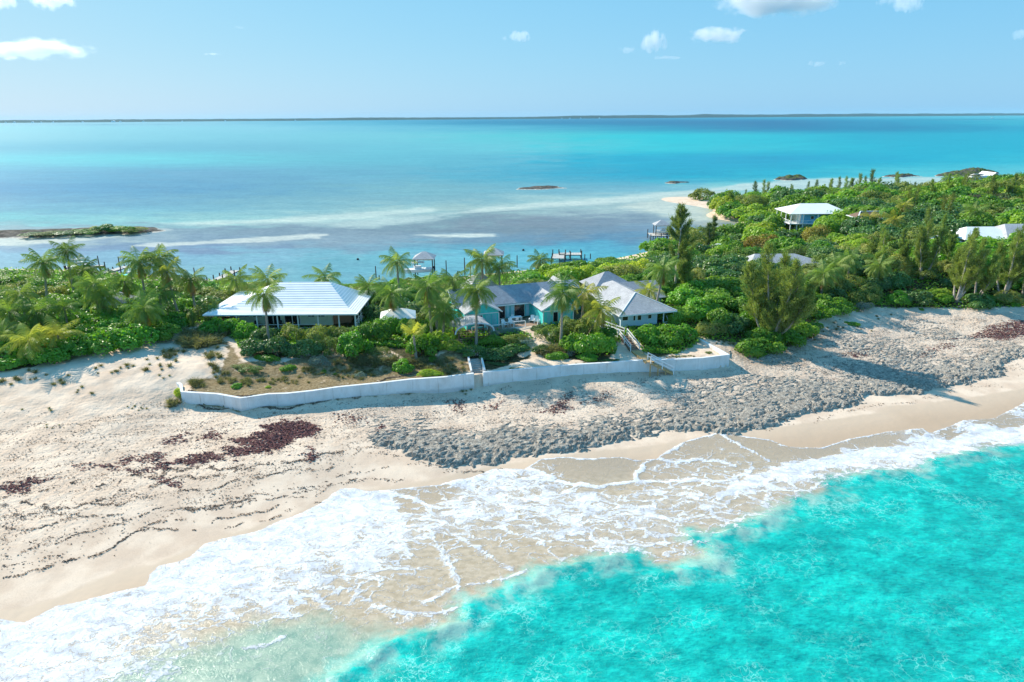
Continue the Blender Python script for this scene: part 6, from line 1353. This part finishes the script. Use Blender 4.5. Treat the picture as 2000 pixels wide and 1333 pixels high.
# ------------------------------------------------------------ islets
im = NT('islet_rock'); P = im.pos(); nn_ = im.noise(P, .6, 5, .7); ic = im.mix(im.ramp(nn_, .35, .65), (.05, .045, .04, 1), (.17, .15, .125, 1))
ic = im.mix(im.ramp(im.math('ADD', im.attr('hgt'), im.math('MULTIPLY', im.math('SUBTRACT', nn_, .5), .5)), .30, .05, 0, 1), ic, (.62, .57, .48, 1))
ic = im.mix(im.math('MULTIPLY', im.ramp(im.attr('hgt'), .8, 1.2), im.ramp(im.noise(P, .35, 4, .6), .42, .55)), ic, (.09, .12, .035, 1))
imat = im.done(im.bsdf(ic, .9, im.bump(nn_, 1, .6), .1))
def islet(poly, H, sandy, k):
    Pw = np.array(W0(poly)); x0, y0 = Pw.min(0) - 3; x1, y1 = Pw.max(0) + 3; nx = 160; ny = max(24, int(160 * (y1 - y0) / (x1 - x0))); X, Y = np.meshgrid(np.linspace(x0, x1, nx), np.linspace(y0, y1, min(ny, 120)))
    s = poly_sd(X, Y, Pw); sw = s + (fbm(X * .2, Y * .2, 4, k) - .5) * 5; wd = max(s.max(), .5)
    Z = np.where(sw > 0, H * np.clip(sw / wd, 0, 1) ** .55 * (.5 + .9 * fbm(X * .3, Y * .3, 4, k + 5)), sw * .12) + (-.05 if not sandy else .12 * np.exp(-np.abs(sw)))
    o = grid_mesh('islet', X, Y, Z, imat, dict(hgt=Z), keep=(Z > -.5)); tag(o, kind='structure'); return o
islet([(-150,470),(0,466),(100,463),(200,460),(290,456),(318,451),(300,446),(250,444),(180,446),(0,452),(-150,456)], 1.0, True, 1)
islet([(1008,371),(1050,371),(1105,368),(1090,364.5),(1050,364.5),(1015,368)], 1.0, False, 2); islet([(1293,358),(1320,359.5),(1347,357),(1320,355.5)], 1.2, False, 3)
islet([(1513,352),(1545,353),(1580,350),(1560,347.5),(1525,348)], 2.4, True, 4); islet([(1725,346),(1760,347),(1795,345),(1765,342.5)], 2.0, True, 5); islet([(1822,345),(1860,345),(1945,343),(1948,339),(1900,335.5),(1860,338)], 3.5, True, 6)
for i, (px, py, rx, h) in enumerate([(95,456,6,.8),(130,455,6,.9),(165,453,6,1.2),(190,451,4,1.9),(210,450,4,2.6),(235,450,5,1.8),(262,450,5,1.2),(60,458,5,.7)]):
    x, y = at(px, py, 1.2); add_shrub(x, y, rx, 4, h, ('olive', 'dark', 'green')[i % 3], 'low scrub bush on the long dark islet at the left', 'scrub on the left islet', z=1.0)
x, y = at(1917, 338, 4); add_shrub(x, y, 2, 2, 3, 'dark', 'lone dark bush on the farthest right islet', z=4)
# ------------------------------------------------------------ the far shore with its houses
hm = NT('far_woods'); P = hm.pos(); hc = hm.mix(hm.ramp(hm.noise(P, .012, 5, .7), .35, .65), (.02, .045, .035, 1), (.05, .08, .06, 1)); hmat = hm.done(hm.bsdf(hc, .95, None, .05))
az = np.linspace(-.95, 1.15, 900); rad = np.linspace(0, 1, 7); AZ, RD = np.meshgrid(az, rad)
D0 = np.interp(AZ, [-.95, -.3, 0, .3, .8, 1.15], [8200, 9200, 10500, 11500, 12500, 13500]) + 700 * (fbm(AZ * 14, 0 * AZ, 3, 2) - .5)
Dd = D0 + RD * 1500; HX = Dd * AZ; HY = Dd
prof = np.interp(AZ, [-.95, -.6, -.3, 0, .15, .3, .45, .65, .75, 1.15], [26, 27, 28, 27, 44, 50, 46, 38, 26, 20]) * (.62 + .62 * fbm(AZ * 22, AZ * 0, 4, 6)) + 7 * (fbm(AZ * 160, RD * 4, 3, 7))
HZ = prof * np.sin(np.clip(RD * 1.25, 0, 1) * math.pi / 2) ** .6 * (RD > 0) - 2 * (RD <= 0); HZ[-1] = -5
hills = grid_mesh('hills', HX, HY, HZ, hmat); tag(hills, kind='structure')
HMS = {}
def far_white(px, dist, w, label):
    u = (px - 1000) / FPX; X_0, Y_0 = dist * u * 1.0, dist; x = X_0; y = Y_0
    o = empty('shore_house', (x, y, 6), 0, label, 'house', 'white houses on the far shore')
    if not HMS:
        m = MB(); m.box(-1, 1, -.6, .6, -.4, .5); a_ = m.build('wall', MT['white'], o); m = MB(); gable(m, 0, 1.1, -.7, .7, .5, .85, .05); b_ = m.build('roof', MT['roofwhite'], o); HMS['wall'] = a_.data; HMS['roof'] = b_.data; a_.scale = b_.scale = (w, w, w)
    else:
        for nm in ('wall', 'roof'): c = bpy.data.objects.new(nm, HMS[nm]); COL.objects.link(c); c.parent = o; c.scale = (w, w, w)
for px, w in ((14, 13), (30, 9), (48, 15), (62, 9), (78, 11), (112, 12), (128, 8), (150, 10), (205, 9), (262, 18), (275, 10), (318, 10), (390, 8), (470, 9), (600, 8), (1095, 9), (1110, 12), (1130, 9), (1165, 10)):
    d_ = float(np.interp((px - 1000) / FPX, [-.95, -.3, 0, .3, .8], [8200, 9200, 10500, 11500, 12500])) - 500
    far_white(px, d_, w, 'tiny white house on the far shore along the horizon')
m = MB(); m.tube([(0, 0, 0), (0, 0, 75)], [1.6, .8], 5); o = m.build('radio_mast', MT['metal']); o.location = (8000 * (10 - 1000) / FPX, 8000, 5); tag(o, 'thin radio mast on the far shore at the left border', 'mast')
bx_, by_ = at(1938, 231.5, 0); o = empty('speedboat', (bx_, by_, 0), math.radians(180), 'speedboat with a white wake far out near the right horizon', 'boat')
m = MB(); hull(m, 26, 8, 3.0); m.box(-4, 5, -2.2, 2.2, 3, 6); m.build('hull', MT['white'], o); m = MB(); m.box(-120, -14, -6, 6, -.3, .7); m.v = [((x - 0), y * (1 if x < -50 else .5), z) for x, y, z in m.v]; m.build('wake', MT['white'], o)

# ------------------------------------------------------------ seaweed
wm = NT('seaweed'); lv = wm.attr('lv'); P = wm.pos()
WMAT = {}
def weedmat(nm, a, b): t = NT(nm); lv = t.attr('lv'); return t.done(t.bsdf(t.mix(lv, a + (1,), b + (1,)), .9, None, .1))
wred = weedmat('dried_red_seaweed', (.12, .045, .045), (.28, .13, .115)); wdark = weedmat('dark_seaweed', (.10, .065, .045), (.28, .20, .15))
PATCH = [([(518,833),(560,825),(590,820),(616,836),(609,850),(577,854),(546,878),(507,875),(516,850)], 75), ([(455,856),(504,845),(506,861),(472,869)], 60), ([(393,855),(410,842),(440,841),(432,853)], 45), ([(316,862),(336,850),(373,844),(350,862),(325,866)], 26), ([(338,897),(367,890),(420,875),(435,889),(402,897),(367,902)], 55),
 ([(432,871),(490,866),(496,878),(465,890),(441,882)], 60), ([(229,894),(322,885),(327,894),(280,904)], 34), ([(257,915),(322,900),(325,910),(266,920)], 40), ([(150,912),(245,903),(247,913),(170,918)], 22), ([(-20,950),(21,944),(66,937),(107,932),(63,946),(49,962),(21,957),(-20,962)], 42), ([(577,882),(609,880),(602,891)], 45), ([(600,832),(622,838),(618,852),(604,848)], 30), ([(604,872),(624,880),(612,892)], 30),
 ([(655,810),(718,812),(716,822),(670,822)], 12), ([(736,826),(748,824),(752,842),(742,838)], 26), ([(878,782),(908,778),(906,797),(884,794)], 18), ([(936,792),(974,784),(972,794)], 18), ([(1056,800),(1098,778),(1118,766),(1112,792),(1080,800)], 20), ([(1122,788),(1196,764),(1190,776)], 16), ([(1080,790),(1100,784),(1104,802)], 26),
 ([(1851,664),(1895,662),(1925,650),(1988,635),(2020,636),(2020,656),(1955,667),(1910,661)], 34), ([(1790,690),(1850,672),(1870,676),(1800,698)], 12), ([(1640,700),(1700,686),(1690,696)], 22), ([(300,922),(350,942),(338,946),(298,930)], 40)]
LINES = [([(190,957),(245,938),(308,931),(332,920),(413,913),(474,909)], 16, .35), ([(0,1116),(40,1114),(100,1096),(160,1076),(208,1056),(248,1040),(296,1012),(360,1000)], 6, .14), ([(0,1073),(42,1066),(92,1051),(147,1036),(196,1025),(250,1010),(320,985)], 6, .16), ([(87,1100),(140,1081),(182,1067),(224,1050),(266,1029),(304,1018),(378,1022),(420,997),(480,990),(560,972)], 6, .12),
 ([(358,989),(437,973),(510,958)], 12, .2), ([(0,992),(56,980),(94,997),(147,990),(196,973),(245,959),(300,950),(350,935),(420,925),(520,905),(600,895),(680,880)], 10, .3), ([(0,975),(60,968),(120,955),(160,948)], 7, .3), ([(180,985),(240,975),(300,965),(360,958),(440,940),(520,928),(600,915),(660,905)], 8, .25), ([(0,1030),(60,1030),(110,1015),(170,1008),(230,1000),(250,1010)], 7, .25), ([(0,1012),(40,1008),(100,1002),(150,1005)], 6, .3),
 ([(440,965),(520,950),(600,938),(700,915),(760,905)], 5, .2), ([(300,1000),(380,985),(460,975),(560,950),(640,935),(700,925)], 5, .18), ([(420,1010),(500,1000),(590,975),(640,955)], 4, .12), ([(470,1035),(540,1010),(600,985)], 3, .15), ([(620,890),(700,880),(740,872),(790,895),(900,905),(1000,900)], 4, .25), ([(0,1098),(60,1085),(120,1072)], 5, .15), ([(560,960),(640,938),(720,925),(800,920)], 3, .2),
 ([(1500,690),(1545,702),(1600,705),(1700,700)], 4, .3), ([(1400,838),(1500,832),(1600,812),(1700,790),(1800,775),(1960,745)], 2.2, .3), ([(1640,702),(1700,690),(1760,700),(1840,690)], 6, .4), ([(370,800),(450,812),(560,806),(650,796),(720,785),(800,768),(900,757)], 16, .18)]
rng = np.random.default_rng(5); PX_, PY_, K_, S_ = [], [], [], []
for pl, dn in PATCH:
    pw = np.array([at(a, b, 1.6) for a, b in pl]); x0, y0 = pw.min(0) - .8; x1, y1 = pw.max(0) + .8; n = int((x1 - x0) * (y1 - y0) * dn * 1.9); x = rng.uniform(x0, x1, n); y = rng.uniform(y0, y1, n)
    s = poly_sd(x, y, pw) + 2.1 * (fbm(x * .8, y * 1.7, 5, 14) - .5) - .25; k = s > rng.random(len(x)) ** 2 * 1.6 - .6; PX_.append(x[k]); PY_.append(y[k]); K_.append(np.zeros(k.sum())); S_.append(rng.uniform(.12, .3, k.sum()))
for ln, dn, wd in LINES:
    pw = np.array([at(a, b, 1.2) for a, b in ln])
    for a, b in zip(pw[:-1], pw[1:]):
        L_ = np.linalg.norm(b - a); n = int(L_ * dn * 4.5); t = rng.random(n); p = a + (b - a) * t[:, None] + rng.normal(size=(n, 2)) * wd * .6; wob = fbm(p[:, 0] * .5, p[:, 1] * .5, 3, 8); nd = np.array([-(b - a)[1], (b - a)[0]]) / L_
        p = p + nd * (wob[:, None] - .5) * 2.2; k = vnoise(p[:, 0] * 1.2, p[:, 1] * 1.2, 44) > .34; PX_.append(p[k, 0]); PY_.append(p[k, 1]); K_.append(np.ones(k.sum())); S_.append(rng.uniform(.07, .19, k.sum()))
# loose flecks over the upper beach, in streaks along the shore
n = 330000; a = rng.uniform(-75, 115, n); b = rng.uniform(50, 100, n); x = a * E1[0] + b * E2[0]; y = a * E1[1] + b * E2[1]; px, py, _d = proj(x, y, 1.6 + 0 * x); k = (px > -60) & (px < 2060); x, y, px, py = x[k], y[k], px[k], py[k]
wd_ = poly_sd(x, y, WETP); vg = poly_sd(x, y, VEG); tr_ = poly_sd(x, y, TERR); z = ground_z(x, y); ra, rb_ = rot_shore(x, y)
den = ss(-2, -9, wd_) * ss(.5, -2, vg) * ss(0, -1.2, tr_) * (ss(3.1, 2.5, z) + .5 * ss(1500, 1560, px) * ss(4, 3.5, z)); den = den * (.10 + .9 * ss(.46, .62, fbm(ra * .35, rb_ * 1.3, 4, 23))) * np.interp(px, [0, 600, 900, 1400, 1700, 2000], [.9, .8, .95, .8, .95, 1.0])
k = rng.random(len(x)) < den * .75; PX_.append(x[k]); PY_.append(y[k]); K_.append(np.where(rng.random(k.sum()) < np.where(px[k] > 700, .45, .85), 1, 2)); S_.append(rng.uniform(.06, .18, k.sum()))
x = np.concatenate(PX_); y = np.concatenate(PY_); kk = np.concatenate(K_); s = np.concatenate(S_); z = ground_z(x, y) + .02 + .10 * (fbm(x * .9, y * .9, 3, 21) - .5)
dr = np.stack([E1[0] + rng.normal(size=len(x)) * .6, E1[1] + rng.normal(size=len(x)) * .6, rng.normal(size=len(x)) * .15], 1); dr /= np.linalg.norm(dr, axis=1, keepdims=True); up = np.stack([rng.normal(size=len(x)) * .5, rng.normal(size=len(x)) * .5 - .3, np.ones(len(x))], 1); B_ = np.cross(up, dr); B_ /= np.linalg.norm(B_, axis=1, keepdims=True); U3 = np.cross(dr, B_)
C = np.stack([x, y, z + .015], 1); sl = s[:, None] * rng.uniform(.7, 1.5, (len(x), 1)) * .6; sw_ = s[:, None] * rng.uniform(.2, .5, (len(x), 1)) * .8
V = np.stack([C - dr * sl, C - B_ * sw_ + U3 * sw_ * .5, C + dr * sl, C + B_ * sw_ + U3 * sw_ * .3], 1).reshape(-1, 3)
me = fast_mesh('seaweed', V, np.arange(len(V)).reshape(-1, 4), [wred, wdark, weedmat('grey_stone_chips', (.14, .13, .12), (.36, .34, .31))], np.repeat(rng.random(len(x)), 4), kk.astype(int)); o = bpy.data.objects.new('seaweed', me); COL.objects.link(o); tag(o, 'dark red and brown seaweed washed up in drifts along the beach', 'seaweed', None, 'stuff'); print('weed', len(x))
# driftwood near the casuarina
for i, (px, py, L_, r_, lb) in enumerate([(1588,665,2.4,25,'pale driftwood branch on the upper beach right of the big feathery casuarina'),(1425,690,3.0,60,'thin driftwood stick near the corner sea wall'),(1470,672,2.2,-30,'driftwood branch at the foot of the big feathery casuarina'),(1880,600,2.5,10,'driftwood log below the pale casuarina trunks'),(1868,590,2.0,130,'forked driftwood stump below the pale casuarina trunks')]):
    x, y, z = atg(px, py); m = MB(); rg = random.Random(i); m.tube([(-L_ / 2, 0, .08), (0, .12, .22), (L_ / 2, .02, .1)], [.09, .07, .03], 6); m.tube([(0, .12, .2), (.4, .5, .5)], [.05, .015], 5); m.tube([(-L_ * .3, .04, .12), (-L_ * .4, -.35, .35)], [.04, .012], 5); o = m.build('driftwood', MT['pinetrunk'], smooth=True); o.location = (x, y, z - .03); o.rotation_euler = (0, 0, math.radians(r_)); tag(o, lb, 'driftwood')

# ------------------------------------------------------------ clouds
def cloud(px, py, wpx, hpx, dens, label, dist=5200):
    d = R2 * (px - 1000) / FPX + U2 * (666.5 - py) / FPX + _F; t = dist / d[1]; c = np.array([0, 0, CZ]) + d * t; kx = t / FPX * 1.0
    bm_v = []; nu, nv = 24, 14
    for i in range(nv + 1):
        th_ = math.pi * i / nv
        for j in range(nu): ph_ = 2 * math.pi * j / nu; bm_v.append((math.sin(th_) * math.cos(ph_), math.sin(th_) * math.sin(ph_), math.cos(th_)))
    f = [(i * nu + j, (i + 1) * nu + j, (i + 1) * nu + (j + 1) % nu, i * nu + (j + 1) % nu) for i in range(nv) for j in range(nu)]
    me = bpy.data.meshes.new('cloud'); me.from_pydata(bm_v, [], f); me.update()
    me.materials.append(CM[dens]); o = bpy.data.objects.new('cloud', me); COL.objects.link(o); o.location = c; o.scale = (wpx * .66 * kx, min(wpx * .25, hpx * 1.3) * kx, hpx * .95 * kx); tag(o, label, 'cloud', 'small white clouds')
CM = {}
for nm, dn in (('thick', .014), ('thin', .010), ('wisp', .004)):
    t = NT('cloud_' + nm); P = t.n('ShaderNodeTexCoord').outputs['Object']; gp_ = t.pos((1, 1, 1.6)); ln = t.n('ShaderNodeVectorMath', _operation='LENGTH'); t.link(P, ln.inputs[0])
    oi = t.n('ShaderNodeObjectInfo'); mp_ = t.n('ShaderNodeMapping'); t.link(P, mp_.inputs[0]); mp_.inputs['Scale'].default_value = (2.4, 1.0, .8); of = t.vadd(mp_.outputs[0], t.vscale(oi.outputs['Location'], .013)); nz = t.math('MULTIPLY', t.math('SUBTRACT', t.noise(of, 1.25, 6, .62), .5), 2.3); sp_ = t.n('ShaderNodeSeparateXYZ'); t.link(P, sp_.inputs[0])
    v = t.math('SUBTRACT', t.math('ADD', nz, .80 if nm == 'thick' else .52), t.math('MULTIPLY', ln.outputs['Value'], 1.0)); dd = t.math('MULTIPLY', t.ramp(v, .0, .35), t.ramp(ln.outputs['Value'], 1.0, .8)); vol = t.n('ShaderNodeVolumePrincipled'); vol.inputs['Color'].default_value = (1, 1, 1, 1); vol.inputs['Anisotropy'].default_value = .35; t.link(t.math('MULTIPLY', dd, dn), vol.inputs['Density'])
    t.t.links.new(vol.outputs[0], t.out.inputs['Volume']); CM[nm] = t.m
for a in [(60,97,235,26,'thick','long flat white cloud at the left border'),(5,2,60,24,'thick','cloud corner cut by the top left corner'),(100,2,90,22,'thick','cloud cut by the top border near the left corner'),(1015,72,38,15,'thick','small puffy cloud at the middle of the sky'),(986,76,22,8,'thin','tiny wisp left of the small middle cloud'),
 (1277,81,56,28,'thick','round-topped white cloud right of the middle'),(1227,98,46,12,'thin','flat little cloud left below the round-topped one'),(1308,113,84,8,'thin','thin flat cloud below the round-topped one'),(1402,69,120,19,'thick','oblong white cloud right of the round-topped one'),(1520,3,240,38,'thick','largest cloud, cut by the top border right of the middle'),
 (1776,5,70,24,'thick','cloud cut by the top border, right of the largest'),(1725,2,40,16,'thin','small cloud between the two at the top border'),(1594,124,52,10,'thin','pale little cloud, left of a pair above the headland'),(1644,124,26,9,'thin','pale little cloud, right of the pair above the headland'),(1992,68,30,14,'thick','small cloud at the right border'),(413,106,50,6,'thin','faint thin cloud left of the middle'),(470,54,50,5,'wisp','faintest wisp in the upper left sky')]:
    cloud(*a)
S.cycles.volume_bounces = 3
# ------------------------------------------------------------ the air between here and the far shore
m = MB(); m.box(-16000, 18000, -120, 17000, -6, 95); hz_ = NT('haze_air'); vol = hz_.n('ShaderNodeVolumePrincipled'); vol.inputs['Color'].default_value = (.50, .82, 1.0, 1); vol.inputs['Density'].default_value = 2.2e-5; hz_.t.links.new(vol.outputs[0], hz_.out.inputs['Volume'])
o = m.build('haze', hz_.m); tag(o, 'thin blue sea haze over the whole lagoon', 'haze', None, 'stuff')
